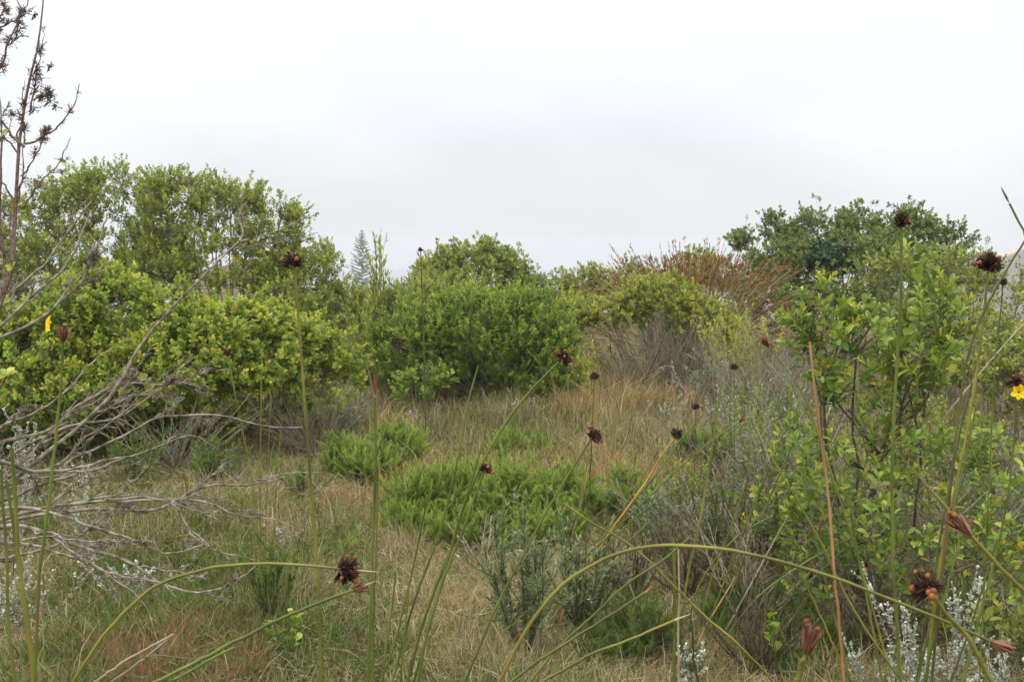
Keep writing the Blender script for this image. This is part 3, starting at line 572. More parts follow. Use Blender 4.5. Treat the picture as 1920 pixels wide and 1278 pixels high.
# ------------------------------------------------------------------ feathery bright green shrublets in the clearing
PL = LF('tri', .024, .75, 62, .085)
for lab, lobes, mt in (
    ('widest bright green feathery shrublet in the middle of the clearing', [lobe(780, 945, 6.3, 84, 66), lobe(870, 932, 6.3, 84, 66), lobe(970, 935, 6.2, 84, 66), lobe(1060, 935, 6.2, 76, 64), lobe(900, 990, 5.9, 120, 46), lobe(1020, 990, 5.9, 90, 44), lobe(760, 990, 6.0, 50, 40)], 'plume'),
    ('bright green feathery shrublet left of the widest one near the grey twigs', [lobe(660, 862, 7.4, 56, 48), lobe(748, 838, 7.5, 58, 48), lobe(700, 870, 7.2, 50, 36)], 'plume'),
    ('small feathery shrublet in tan grass behind the widest one', [lobe(960, 835, 7.9, 40, 34), lobe(1005, 835, 7.9, 30, 26), lobe(965, 870, 7.3, 40, 24)], 'plume'),
    ('taller greener feathery shrublet right of the widest one, under the orange stem', [lobe(1180, 930, 6.2, 48, 62), lobe(1215, 960, 6.1, 36, 50)], 'plume'),
    ('low feathery shrublet below the silvery patch beside the black round seed head', [lobe(1300, 840, 7.6, 50, 32), lobe(1350, 835, 7.6, 36, 24)], 'plume'),
    ('darker green fine-leaved mound at bottom centre right of the grey-green shrub', [lobe(1190, 1180, 4.1, 76, 60, .2), lobe(1250, 1230, 4.0, 70, 60, .2), lobe(1130, 1240, 4.0, 60, 50, .2)], 'plume_dark'),
    ('small fresh green tuft at bottom left beside the bonsai-like plant', [lobe(590, 1235, 4.0, 60, 44, .2)], 'plume_dark'),
    ('dark green fine-leaved mound under the fan of stems at the lower right', [lobe(1400, 1130, 4.6, 80, 50, .2), lobe(1480, 1180, 4.4, 80, 60, .2), lobe(1340, 1190, 4.4, 60, 50, .2)], 'plume_dark'),
        ('dark green fine-leaved mound at the bottom right beside the tall silvery plant', [lobe(1580, 1210, 4.2, 90, 60, .2), lobe(1480, 1250, 4.0, 70, 50, .2)], 'plume_dark'),
        ('tiny bright green tuft left of the vertical stalk above the grassy clearing', [lobe(640, 1050, 5.6, 34, 30)], 'plume')):
    big = lobes[0][0][1] < 5
    shrub('feathery_shrublet', lab, 'shrublet', lobes, mt, PL if not big else LF('tri', .022, .6, 50, .075), clump=.10 if not big else .09, dens=1.5, tips=9, up=1.3, sprig=.3, mains=26, under=.0, bark='bark_brown', rmain=.005, inner=.12, twigr=.0012, group='feathery shrublets in the clearing')
# ------------------------------------------------------------------ grey-green upright shrub, centre bottom
for lab, px, py, Y, h, n, sp, ln in (('grey-green upright shrub with needle leaves, left of its pair at bottom centre', 985, 1265, 3.95, .52, 13, .42, (0, 0)),
                          ('taller grey-green needle-leaved shrub under the arching stalk', 1085, 1200, 4.35, .46, 17, .5, (.05, 0))):
    c = at(px, py, Y); sprig_plant('needle_shrub', lab, 'shrub', c[0], c[1], h, int(n * 1.35), sp * 1.2, 'silver_green', ('needle', .026, 1.25, 330), bark='bark_brown', sides=5, bare=.08, rst=.004, group='grey-green needle shrubs')
# low grey mounds in the grass at left
for lab, px, py, Y, w in (('dull grey-green low mound in grass, below the end of the long twig', 440, 1010, 6.0, 50), ('dull grey-green low mound behind the thin upright stems', 590, 1000, 6.1, 70)):
    shrub('low_mound', lab, 'shrublet', [lobe(px, py, Y, w, 26)], 'grey_leaf', LF('tri', .03, .5, 22, .06), clump=.09, tips=5, up=1.2, mains=12, rmain=.004, bark='bark_grey')
# bonsai-like plant
c = at(510, 1205, 4.3); sprig_plant('dark_stemmed_plant', 'small bonsai-like plant with dark stem and knobbly greyish crown at bottom left', 'plant', c[0], c[1], .33, 13, .45, 'plume_dark', ('tri', .022, 1.0, 650), bark='bark_brown', sides=3, bare=.5, rst=.004, lean=(-.12, 0))
c = at(535, 1265, 3.95); sprig_plant('leafy_seedling', 'little broad-leaved seedling at the bottom left in front of the bonsai-like plant', 'seedling', c[0], c[1], .17, 6, .5, 'leaf_near', ('hi', .035, 1.4, 60), bark='bark_brown', sides=1, bare=.3)
c = at(1450, 1190, 3.9); sprig_plant('round_leaved_shoot', 'slender shoot with round pale leaf pairs, lower right of centre', 'seedling', c[0], c[1], .26, 2, .1, 'leaf_bright', ('hi', .04, 1.9, 46), bark='bark_brown', sides=0, bare=.45)
# ------------------------------------------------------------------ silvery plants
for lab, px, py, Y, h, n, sp in (
    ('silvery white woolly plant at the foot of the round shrub hollow', 785, 795, 9.6, .20, 22, 1.4),
    ('silvery white woolly plant right of the dark hollow, in tan grass', 985, 800, 9.6, .22, 14, .8),
    ('silvery white woolly patch below the pale forked dead branch', 1260, 800, 9.4, .26, 26, 1.1),
    ('silvery white woolly patch right of the pale forked dead branch', 1365, 790, 8.8, .36, 26, 1.0),
    ('silvery woolly plant in grass under the tips of the dead branches', 245, 1130, 4.9, .16, 26, 1.2),
    ('silvery woolly plant at left frame edge above rusty grass', 40, 1190, 4.4, .28, 22, .8),
    ('tall silvery woolly plant behind dead branches at left edge', 30, 900, 5.6, .72, 16, .35),
    ('tall silvery woolly plant between dead branches against the yellow-green shrub', 150, 880, 5.4, .52, 8, .25),
    ('small silvery plant at the foot of the thin upright stems', 540, 1050, 5.6, .12, 8, 1),
    ('tall silvery woolly plant with white tips in front of the lower right shrub', 1770, 1330, 3.6, .62, 20, .35),
    ('silvery woolly plant left of the tall white-tipped one at bottom right', 1680, 1330, 3.55, .30, 18, .6),
    ('silvery woolly plant at the right bottom corner', 1880, 1330, 3.6, .36, 14, .6),
    ('thin silvery plant at the bottom beside the short upright stalk', 1290, 1300, 3.75, .24, 6, .3),
    ('pale silvery patch in the twiggy lower middle right', 1330, 960, 5.6, .30, 18, .6),
    ('pale silvery patch among grey twigs beneath the rusty side of the reeds', 1410, 700, 9.4, .5, 20, .7),
    ('pale silvery patch left of the near broadleaf shrub, in grey twigs', 1470, 800, 7.2, .5, 20, .6),
    ('faded silvery patch between reed clump and broadleaf shrub', 1440, 770, 8.6, .28, 14, .8),
    ('silvery patch among grey twigs right of the near broadleaf shrub', 1800, 800, 5.6, .45, 18, .6)):
    c = at(px, py, Y); fine = Y > 7; n = max(3, int(n * .62))
    sprig_plant('silvery_plant', lab, 'plant', c[0], c[1], h + max(0, c[2]) * 0, n, sp, 'silver', ('mid', .0135 if not fine else .017, 1.5, 200 if not fine else 150), bark='silver' if 0 else 'twig_dry', sides=4, bare=.12, rst=.0022, group='silvery woolly plants')
for lab, px, py, Y, h, n, sp, mt, lf, bk in (
    ('small grey-green scrub plant under the tapering pale stems', 1250, 1010, 5.5, .42, 14, .7, 'grey_leaf', ('lo', .022, .9, 190), 'bark_brown'),
    ('fine-leaved green scrub plant right of the short upright stalk', 1350, 1030, 5.2, .46, 14, .7, 'plume_dark', ('lo', .02, .8, 220), 'bark_brown'),
    ('fine-leaved scrub plant among grey twigs left of the low broadleaf shrub', 1440, 1020, 5.0, .50, 14, .7, 'plume_dark', ('lo', .02, .8, 220), 'bark_grey'),
    ('olive scrub plant below the second feathered plant', 1480, 900, 5.9, .55, 14, .7, 'leaf_olive', ('lo', .026, .9, 150), 'bark_grey'),
    ('olive scrub plant with grey stems right of the low feathery shrublet', 1400, 850, 7.2, .55, 16, .7, 'leaf_olive', ('lo', .026, .9, 150), 'bark_grey'),
    ('greyish scrub plant behind the silvery patch of the pale forked branch', 1340, 730, 9.6, .62, 20, .7, 'grey_leaf', ('lo', .03, .9, 150), 'bark_grey'),
    ('greyish scrub plant below the bleached side of the reed clump', 1440, 690, 10.2, .75, 22, .7, 'grey_leaf', ('lo', .03, .9, 150), 'bark_grey'),
    ('yellowish scrub plant against the shaded right end of the round shrub', 1095, 745, 10.2, .62, 20, .6, 'heath', ('lo', .03, .9, 150), 'bark_grey'),
    ('olive scrub plant filling the gap between the yellow-green shrubs and the round shrub', 690, 640, 10.8, 1.0, 26, .5, 'leaf_olive', ('lo', .034, 1, 130), 'bark_grey'),
    ('dry olive scrub plant at the right foot of the smaller yellow-green shrub', 655, 790, 8.9, .42, 18, .9, 'grey_leaf', ('lo', .026, .9, 120), 'bark_grey'),
    ('dark green grassy scrub under the shade of the wide yellow-green shrub', 400, 930, 6.9, .28, 22, 1.1, 'plume_dark', ('needle', .05, .7, 90), 'bark_brown'),
    ('dark green scrub left of it in the same shade, behind the dead branches', 250, 920, 6.9, .32, 22, 1.1, 'plume_dark', ('needle', .05, .7, 90), 'bark_brown'),
    ('green grassy scrub at the foot of the tallest straight stalk', 570, 930, 6.7, .22, 20, 1.2, 'plume_dark', ('needle', .045, .7, 90), 'bark_brown'),
    ('olive green low scrub below the arched stalk left of the double brown head', 370, 1090, 5.1, .14, 18, 1.3, 'plume_dark', ('needle', .04, .6, 110), 'bark_brown'),
    ('tall olive scrub plant rising through grey twigs left of the near broadleaf shrub', 1470, 860, 6.4, .8, 20, .5, 'leaf_olive', ('lo', .024, .9, 170), 'bark_grey'),
    ('grey-green scrub plant between the two feathered plants', 1425, 930, 6.0, .7, 18, .5, 'grey_leaf', ('lo', .022, .9, 180), 'bark_grey'),
    ('pale green scrub plant right of the heath shrub in front of grey twigs', 1395, 690, 9.8, .9, 26, .6, 'heath', ('lo', .03, .9, 130), 'bark_grey'),
    ('grey-green scrub plant right of the silvery patch of the forked branch', 1420, 810, 7.6, .6, 22, .7, 'grey_leaf', ('lo', .024, .9, 160), 'bark_grey'),
    ('low olive scrub plant right of the taller feathery shrublet', 1290, 930, 6.4, .4, 18, .8, 'leaf_olive', ('lo', .022, .9, 170), 'bark_grey'),
    ('grey scrub plant at the right frame edge beneath the star flower', 1900, 850, 5.6, .5, 16, .7, 'grey_leaf', ('lo', .024, .9, 160), 'bark_grey'),
    ('olive scrub plant between the kinked stalk and the near broadleaf shrub', 1760, 760, 6.6, .62, 18, .6, 'leaf_olive', ('lo', .028, .9, 150), 'bark_grey')):
    c = at(px, py, Y); sprig_plant('scrub_plant', lab, 'plant', c[0], c[1], h, n, sp, mt, lf, bark=bk, sides=4, bare=.15, rst=.003, group='scrub plants in the clearing')
# column of feathered leaflets
for lab, px, py, Y, h, n, sp in (('upright feathered plant with tiny leaflets between heath and broadleaf shrub', 1400, 880, 6.6, .98, 4, .12),
                             ('second feathered leaflet plant, shorter, right beside the taller one', 1455, 900, 6.2, .78, 4, .2),
                             ('loose feathered plant on the right of the pale forked branch', 1330, 900, 6.8, .62, 5, .25)):
    c = at(px, py, Y); sprig_plant('feathered_plant', lab, 'plant', c[0], c[1], h, n, sp, 'plume_dark', ('lo', .020, .9, 210), bark='bark_red', sides=4, bare=.25, rst=.003, alpha=(80, 50), group='feathered plants')
# ------------------------------------------------------------------ grass tufts
for lab, px, py, Y, h, sp, n, mt, w in (
    ('tall tan grass tussock under the heath shrub', 1180, 790, 9.7, .62, 1.1, 900, 'grass_tan', .005),
    ('tan grass tussock left of the pale forked branch', 1250, 775, 9.9, .5, 1.1, 600, 'grass_tan', .005),
    ('tan grass tussock beside the round shrub, second from the heath shrub', 1110, 800, 9.3, .4, 1.2, 500, 'grass_tan', .005),
    ('tan grass tussock left of the dark hollow', 700, 815, 9.2, .36, 1.3, 600, 'grass_tan', .005),
    ('pale straw tussock beside the orange stalk, behind the taller feathery shrublet', 1240, 880, 7.0, .32, 1.2, 500, 'grass_tan', .004),
    ('pale straw tussock left of the widest feathery shrublet', 640, 960, 6.4, .2, 1.6, 420, 'grass_tan', .003),
    ('pale straw tussock in front of the widest feathery shrublet', 830, 1060, 5.2, .16, 1.8, 420, 'grass_tan', .0026),
    ('straw tussock under the low broadleaf shrub at bottom right', 1380, 1265, 3.95, .2, 1.6, 420, 'grass_tan', .0024),
    ('straw tussock at the bottom centre right of the centre sheaf', 880, 1265, 3.95, .17, 1.7, 480, 'grass_tan', .0024),
    ('straw tussock below the dead branch tips at the left', 470, 1090, 4.9, .17, 1.7, 420, 'grass_tan', .0026),
    ('green grass tussock at the foot of the wide yellow-green shrub', 480, 900, 7.3, .3, 1.3, 420, 'grass_green', .0034),
    ('green grass tussock below the long twig of the dead shrub', 420, 980, 6.2, .22, 1.4, 420, 'grass_green', .003),
    ('green grass tussock behind the tips of the arched stalk', 600, 1040, 5.4, .2, 1.4, 420, 'grass_green', .0028),
    ('green grass tussock in front of the little seedling at bottom left', 640, 1262, 3.95, .17, 1.3, 420, 'grass_green', .0026),
    ('green grass tussock between the rusty grass and the bonsai-like plant', 440, 1180, 4.4, .16, 1.4, 420, 'grass_green', .0026),
    ('green grass tussock at the right end of the widest feathery shrublet', 1120, 990, 5.8, .26, 1.3, 420, 'grass_green', .003),
    ('tall dry grass tussock between the widest and the left feathery shrublets', 700, 930, 6.8, .32, 1.1, 420, 'grass_tan', .003),
    ('tall dry grass tussock behind the widest feathery shrublet', 880, 870, 7.2, .36, 1.4, 600, 'grass_tan', .0034),
    ('tall dry grass tussock behind the rounded brown head', 1080, 860, 7.4, .36, 1.4, 600, 'grass_tan', .0034),
    ('straw tussock between the two grey-green needle shrubs and the centre sheaf', 870, 1160, 4.5, .17, 1.6, 420, 'grass_tan', .0026),
    ('mixed green tussock under the arch beside the dark green mound', 1310, 1225, 4.1, .24, 1.2, 420, 'grass_green', .0026),
    ('rusty red grass tussock at the bottom left', 300, 1270, 3.9, .26, 1.6, 1400, 'grass_red', .0024),
    ('rusty red grass tussock left of the larger one', 190, 1260, 4.0, .22, 1.6, 900, 'grass_red', .0024),
    ('rusty red grass tussock right of the larger one, by the low stalks', 400, 1262, 4.0, .2, 1.6, 800, 'grass_red', .0024)):
    c = at(px, py, Y); fan_tuft('grass_tussock', lab, 'grass', c[0], c[1], h, sp, n, mt, w, group='grass tussocks')
# ------------------------------------------------------------------ dead wood
def dead(name, label, cat, lines, Ys, radii, levels, nsub, mat, ang=.55, ratio=.5, wob=.09, leaves=None, seed=1, flat=.6, rmin=.0012, base=None, group=None, into=None):
    global rng
    keep = rng; rng = np.random.default_rng(seed)
    L3 = []
    for pts, Y in zip(lines, Ys):
        y0, y1 = Y if isinstance(Y, tuple) else (Y, Y)
        L3.append([at(p[0], p[1], y0 + (y1 - y0) * k / max(1, len(pts) - 1)) for k, p in enumerate(pts)])
    b = np.array(base) if base is not None else L3[0][0]
    if name in ('dead_shrub', 'bare_tree'): radii = [(a * .8, c * .8) for a, c in radii]
    root = into or thing(name, label, cat, b, group)
    P0 = np.array([resample(l, 26) for l in L3]); R0 = np.array([np.linspace(a, c, 26) for a, c in radii])
    w = np.cumsum(rng.normal(0, .0022, P0.shape), 1); w -= w[:, :1]; P0 = P0 + w
    small = len(L3) <= 4; g = Geo(); tubes(g, P0, R0 * (1 + rng.normal(0, .08, R0.shape)), 7)
    if not small: g.build('limbs', M[mat], root, smooth=True)
    P, R = grow([list(p) for p in P0[:, ::3]], radii, levels, nsub, ang, ratio, wob, rmin=rmin, K=12, flat=flat)
    P, R = P[len(L3):], R[len(L3):]
    # short spurs make the twigs knobbly
    g = g if small else Geo(); tubes(g, P, R, 4)
    idx = rng.integers(0, len(P), len(P) * 3); kk = rng.integers(2, 11, len(idx)); s = P[idx, kk]; tg = nrm(P[idx, kk] - P[idx, kk - 1]); d = nrm(tg * .5 + rsphere(len(idx)))
    tubes(g, np.stack((s, s + d * rng.uniform(.008, .022, (len(idx), 1))), 1), np.full((len(idx), 2), rmin * .8), 3)
    g.build('trunk' if into else 'wood' if small else 'twigs', M[mat], root)
    if leaves:
        boxes, nl, size = leaves; g = Geo()
        for (px, py, r, Y) in boxes:
            c = at(px, py, Y); k = Y / FPX
            pos = c + rng.normal(0, r * k * .5, (nl, 3)); 
            place(g, 'mid', pos, rsphere(nl), rsphere(nl), rng.uniform(.5, 1.1, nl) * size, 1.6, rng.random(nl))
            hub = (c + rng.normal(0, r * k * .22, (5, 3)))[rng.integers(0, 5, nl)]; tubes(g, np.stack((hub, pos), 1), np.full((nl, 2), .0009), 3, .4)
            tubes(g, np.stack((np.tile(c - np.array((r * k * .6, 0, r * k * .8)), (nl, 1)), hub), 1)[:8], np.full((min(8, nl), 2), .0013), 3, .4)
        g.build('withered_leaves', M['dead_leaf'], root)
    rng = keep
    return root
b = at(-60, 700, 3.6); b[2] = gz(b[0], b[1])
dead('bare_tree', 'bare reddish-brown sapling with withered leaf clusters at the left edge against the sky', 'tree',
     [[(-60, 1000), (-45, 700), (0, 570), (25, 505), (34, 430), (40, 340), (46, 268), (60, 150), (76, 85), (88, 0), (92, -40)],
      [(46, 270), (75, 258), (105, 232), (128, 200), (143, 152)], [(45, 276), (20, 248), (0, 222), (-20, 195)], [(40, 330), (62, 300), (82, 265), (97, 238)],
      [(-50, 640), (12, 540), (4, 440), (8, 330), (10, 240), (4, 158)], [(55, 210), (62, 175), (70, 110), (71, 85)], [(60, 190), (80, 182), (98, 160)],
      [(-30, 170), (5, 128), (30, 75), (45, 30), (58, -10)], [(-30, 90), (2, 52), (25, 35), (40, 15)], [(-10, 60), (2, 20), (5, -20)], [(30, 75), (38, 40), (28, 8)], [(40, 390), (80, 335), (110, 300), (131, 250)], [(46, 270), (40, 235), (20, 222)]],
     [3.6] * 13, [(.016, .0025), (.005, .0016), (.006, .0018), (.004, .0015), (.011, .002), (.004, .0015), (.003, .0015), (.006, .002), (.005, .002), (.005, .002), (.004, .0015), (.005, .0015), (.004, .0015)], 2, 6, 'bark_red', ang=.7, ratio=.26, seed=5,
     leaves=([(70, 128, 14, 3.6), (66, 165, 16, 3.6), (72, 150, 16, 3.6), (90, 190, 14, 3.6), (62, 205, 14, 3.6), (104, 200, 8, 3.6), (95, 125, 8, 3.6), (50, 20, 14, 3.6), (38, 62, 16, 3.6), (25, 75, 12, 3.6), (14, 42, 10, 3.6), (45, 190, 10, 3.6), (80, 178, 16, 3.6), (4, 36, 8, 3.6), (65, 30, 10, 3.6)], 15, .008), base=b)
b = at(-150, 930, 3.0); b[2] = gz(b[0], b[1])
dead('dead_shrub', 'sprawling dead shrub with grey leafless branches reaching in from the left', 'shrub',
     [[(-150, 1300), (-120, 1000), (20, 905), (85, 850), (180, 770), (225, 720), (270, 640), (330, 570), (400, 500), (450, 450), (520, 435), (575, 406)],
      [(-120, 1000), (-20, 925), (90, 880), (200, 838), (300, 788), (340, 783), (430, 788), (480, 800), (562, 808)],
      [(-100, 1000), (0, 975), (70, 955), (170, 938), (290, 934), (400, 945), (440, 965), (520, 974), (590, 1002)],
      [(-100, 1000), (60, 965), (180, 952), (290, 945), (370, 905), (460, 902), (520, 882), (595, 876)],
      [(-100, 990), (0, 950), (90, 962), (170, 990), (260, 1020), (290, 1036), (370, 1020)],
      [(-100, 1010), (30, 985), (100, 1010), (170, 1030), (250, 1060), (310, 1095), (380, 1108), (440, 1085), (478, 1062)],
      [(-100, 1020), (0, 1020), (80, 1030), (150, 1050), (230, 1085), (320, 1102), (350, 1130)],
      [(200, 936), (330, 945), (370, 1000), (430, 1045), (482, 1056)],
      [(-90, 900), (0, 800), (60, 770), (130, 720), (190, 662), (240, 632)],
      [(-90, 920), (0, 835), (80, 815), (150, 760), (240, 720), (330, 725), (380, 705), (437, 692)],
      [(-60, 970), (100, 900), (180, 880), (300, 842), (360, 822), (400, 842), (436, 846)],
      [(-100, 760), (-40, 650), (10, 610), (60, 570), (115, 525), (150, 470), (178, 405)],
      [(-100, 780), (-30, 655), (30, 625), (82, 595), (110, 568), (160, 525), (185, 470), (212, 410)],
      [(-40, 645), (20, 555), (80, 500), (120, 440), (160, 380), (200, 340)],
      [(-60, 960), (0, 860), (50, 875), (110, 885), (180, 870), (250, 850)],
      [(450, 452), (456, 410), (470, 372)], [(110, 568), (130, 530), (160, 500), (170, 450)], [(-80, 1040), (0, 1045), (60, 1035), (140, 1000), (210, 960), (300, 950)],
      [(-60, 900), (40, 840), (140, 800), (210, 790), (290, 740), (350, 700)], [(100, 1010), (180, 1060), (250, 1120), (290, 1180), (300, 1240)]],
     [(2.9, 3.4), (2.9, 3.1), (2.8, 2.9), (2.8, 3.2), (2.7, 2.7), (2.7, 2.6), (2.6, 2.5), (2.8, 2.7), (3, 3.3), (3, 3.5), (2.9, 3.2), (3.2, 3.4), (3.1, 3.3), (3.3, 3.5), (2.3, 2.6), (3.22, 3.3), (3.18, 3.3), (2.6, 2.9), (3, 3.2), (2.65, 2.6)],
     [(.0125, .0018), (.0075, .0018), (.0075, .0016), (.008, .002), (.008, .002), (.009, .002), (.007, .0018), (.005, .0018), (.007, .002), (.008, .0018), (.007, .0018), (.009, .003), (.008, .003), (.007, .002), (.008, .002), (.004, .0015), (.004, .002), (.006, .0018), (.007, .0018), (.004, .0012)], 2, 7, 'bark_pale', ang=.5, ratio=.36, seed=11, base=b)
def thicket(label, px, py, Y, n, h, seed, mat='twig_dry', spread=.8, levels=2, nsub=5, name='dead_shrub', r=.005, into=None):
    r_ = np.random.default_rng(seed); c = at(px, py, Y); c[2] = gz(c[0], c[1])
    root = into or thing(name, label, 'shrub', c, 'twiggy dead shrublets'); FP.append((c[0], c[1], h * spread * .45))
    L3 = []
    for q in range(n):
        az = r_.uniform(0, 2 * pi); s = abs(r_.normal(.6, .35)) * spread; hh = h * r_.uniform(.6, 1.05)
        e = c + np.array((cos(az) * s * hh, sin(az) * s * hh, hh)); m = c + (e - c) * .5 + r_.normal(0, .08, 3) * h
        L3.append([c, m, e])
    global rng
    keep = rng; rng = r_
    P, R = grow(L3, [(r, r * .4)] * n, levels, nsub, .6, .5, .12, rmin=.0011, K=10)
    rng = keep
    g = Geo(); tubes(g, P[:n], R[:n], 5); g.build('bare_stems' if into else 'stems', M[mat], root); g = Geo(); tubes(g, P[n:], R[n:], 3); g.build('bare_twigs' if into else 'twigs', M[mat], root)
    return root
thicket('tangle of dry grey twigs under the right end of the arching stalk', 1400, 1180, 4.5, 16, .46, 21, spread=1.0)
thicket('tangle of dry brown twigs behind the short upright stalk', 1290, 1120, 4.9, 16, .42, 22, 'bark_brown', 1.0)
thicket('bare grey twigs at the right edge among olive leaves', 1860, 980, 4.7, 18, .62, 23, 'bark_grey', 1.0)
thicket('bare grey twigs behind the near broadleaf shrub', 1740, 900, 5.4, 18, .75, 24, 'bark_grey', .9)
thicket('grey leafless twigs left of the near broadleaf shrub', 1440, 900, 5.8, 16, .6, 25, 'bark_pale', .7)
thicket('grey dead twiggy bush behind the feathered plants', 1420, 790, 8.4, 40, .72, 31, 'bark_grey', .8, 2, 5)
thicket('grey dead twiggy bush between the heath shrub and the scrubby right bushes', 1520, 770, 8.0, 34, .8, 32, 'bark_grey', .8, 2, 5)
thicket('grey twiggy bush right of the grey skirt of the heath shrub', 1400, 735, 9.3, 40, .8, 51, 'bark_grey', .8, 2, 6)
thicket('tall grey twiggy bush below the bleached reeds', 1480, 700, 9.6, 44, 1.0, 52, 'bark_grey', .7, 2, 6)
thicket('brownish twiggy bush around the low feathery shrublet on the right', 1370, 890, 6.7, 30, .5, 53, 'twig_dry', .9, 2, 5)
thicket('grey twiggy bush at the left foot of the near broadleaf shrub', 1490, 960, 5.5, 34, .75, 54, 'bark_grey', .7, 2, 6)
thicket('brown twiggy bush below the base of the orange stalk', 1240, 990, 5.9, 26, .34, 55, 'twig_dry', 1.1, 2, 5)
thicket('grey twiggy bush in the middle of the fan of green stems', 1350, 1040, 5.1, 30, .5, 56, 'bark_grey', .9, 2, 6)
thicket('grey twiggy bush under the loose feathered plant', 1300, 850, 7.6, 26, .4, 57, 'bark_grey', 1.0, 2, 5)
thicket('dense grey skirt of twigs under the yellowish heath shrub', 1250, 755, 10.9, 60, .95, 26, 'bark_grey', .75, 2, 5, r=.006, into=heath)
thicket('dense grey twigs under the smaller yellow-green shrub', 590, 810, 8.2, 34, .62, 27, 'bark_grey', 1.1, 2, 5, into=gold_small)
thicket('dry grey twigs under the wide yellow-green shrub', 330, 860, 7.4, 30, .5, 28, 'bark_grey', 1.2, 2, 5, into=gold_wide)
thicket('brown dry twigs beneath the widest feathery shrublet', 900, 1040, 5.5, 22, .2, 29, 'twig_dry', 1.6, 2, 5)
thicket('dark twiggy bush at the bottom between the fan of stems and the blurred bud', 1420, 1260, 4.0, 24, .36, 33, 'bark_brown', 1.1)
thicket('dark twiggy undergrowth at the bottom right below the broadleaf leaves', 1640, 1230, 4.1, 26, .40, 34, 'bark_brown', 1.2)
thicket('dark twiggy undergrowth right of the needle shrubs', 1190, 1100, 4.8, 22, .36, 35, 'bark_brown', 1.1)
thicket('small bare twig at bottom left between two stalks', 655, 1270, 3.9, 3, .2, 30, 'bark_brown', .8, 1, 3, r=.003)
dead('dead_branch', 'pale forked dead branch leaning in tan grass below the heath shrub', 'branch',
     [[(1300, 770), (1290, 745), (1272, 715), (1265, 690), (1262, 675)], [(1272, 715), (1268, 735), (1264, 752)], [(1265, 690), (1248, 690), (1235, 695)]], [9.5, 9.5, 9.5], [(.018, .01), (.014, .008), (.01, .004)], 1, 3, 'bark_pale', seed=3, rmin=.004, base=at(1300, 790, 9.5))
dead('dead_branch', 'dark brown leaning stem in the grey skirt of the heath shrub', 'branch',
     [[(1200, 720), (1212, 700), (1225, 670), (1237, 635)]], [10.0], [(.02, .012)], 1, 2, 'bark_brown', seed=4, rmin=.004, base=at(1198, 735, 10.0))
dead('dead_branch', 'bent grey dead branch at the right edge below the yellow flower', 'branch',
     [[(1990, 900), (1920, 865), (1880, 845), (1845, 855), (1815, 880)], [(1880, 845), (1890, 800), (1885, 740)], [(1920, 865), (1905, 830), (1880, 810)]], [4.6, 4.6, 4.6], [(.014, .006), (.006, .003), (.005, .003)], 2, 4, 'bark_pale', seed=6, rmin=.0015, base=at(1990, 980, 4.6))
dead('forked_stem', 'dark forked woody stem holding the near broadleaf shrub', 'stem',
     [[(1600, 1180), (1612, 1010), (1648, 870), (1680, 790), (1690, 740), (1720, 690), (1770, 640)], [(1648, 850), (1600, 790), (1560, 740), (1535, 690)], [(1655, 840), (1680, 800), (1700, 790), (1740, 765), (1760, 720)], [(1640, 890), (1610, 870), (1585, 830)]], [4.6] * 4, [(.013, .004), (.007, .003), (.007, .003), (.006, .003)], 2, 4, 'bark_brown', ang=.6, ratio=.4, seed=8, base=at(1600, 1190, 4.6), into=near_bush)
def near_leaves(label, px, py, Y, n, L, seed, mat='leaf_near'):
    r_ = np.random.default_rng(seed); c = at(px, py, Y); b = np.array((c[0] - .25, Y, gz(c[0], Y))); root = thing('leafy_shoot', label, 'shoot', b)
    p = bez(b[None], np.array([[b[0], Y, c[2] * .7]]), c[None], 12)[0]; g = Geo(); tubes(g, p[None], np.linspace(.004, .0015, 12)[None], 5); g.build('stem', M['bark_brown'], root)
    k = r_.integers(8, 12, n); d = nrm(np.stack((r_.normal(.2, .7, n), r_.normal(-.2, .5, n), r_.normal(.5, .5, n)), 1)); g = Geo()
    place(g, 'hi', p[k], d, nrm(np.stack((r_.normal(0, .4, n), -np.ones(n), r_.normal(.6, .3, n)), 1)), L * r_.uniform(.8, 1.2, n), 1.05, r_.uniform(.6, .96, n)); g.build('leaves', M[mat], root, smooth=True)
near_leaves('few large yellow-green leaves hanging into the left edge among dead branches', 12, 705, 1.9, 9, .022, 41)
near_leaves('pair of green leaves at the far left edge against the sky', 2, 258, 2.2, 4, .02, 42)
near_leaves('small leafy shoot with yellowing leaves beside the bare red-brown sapling', 50, 445, 3.3, 5, .032, 43)
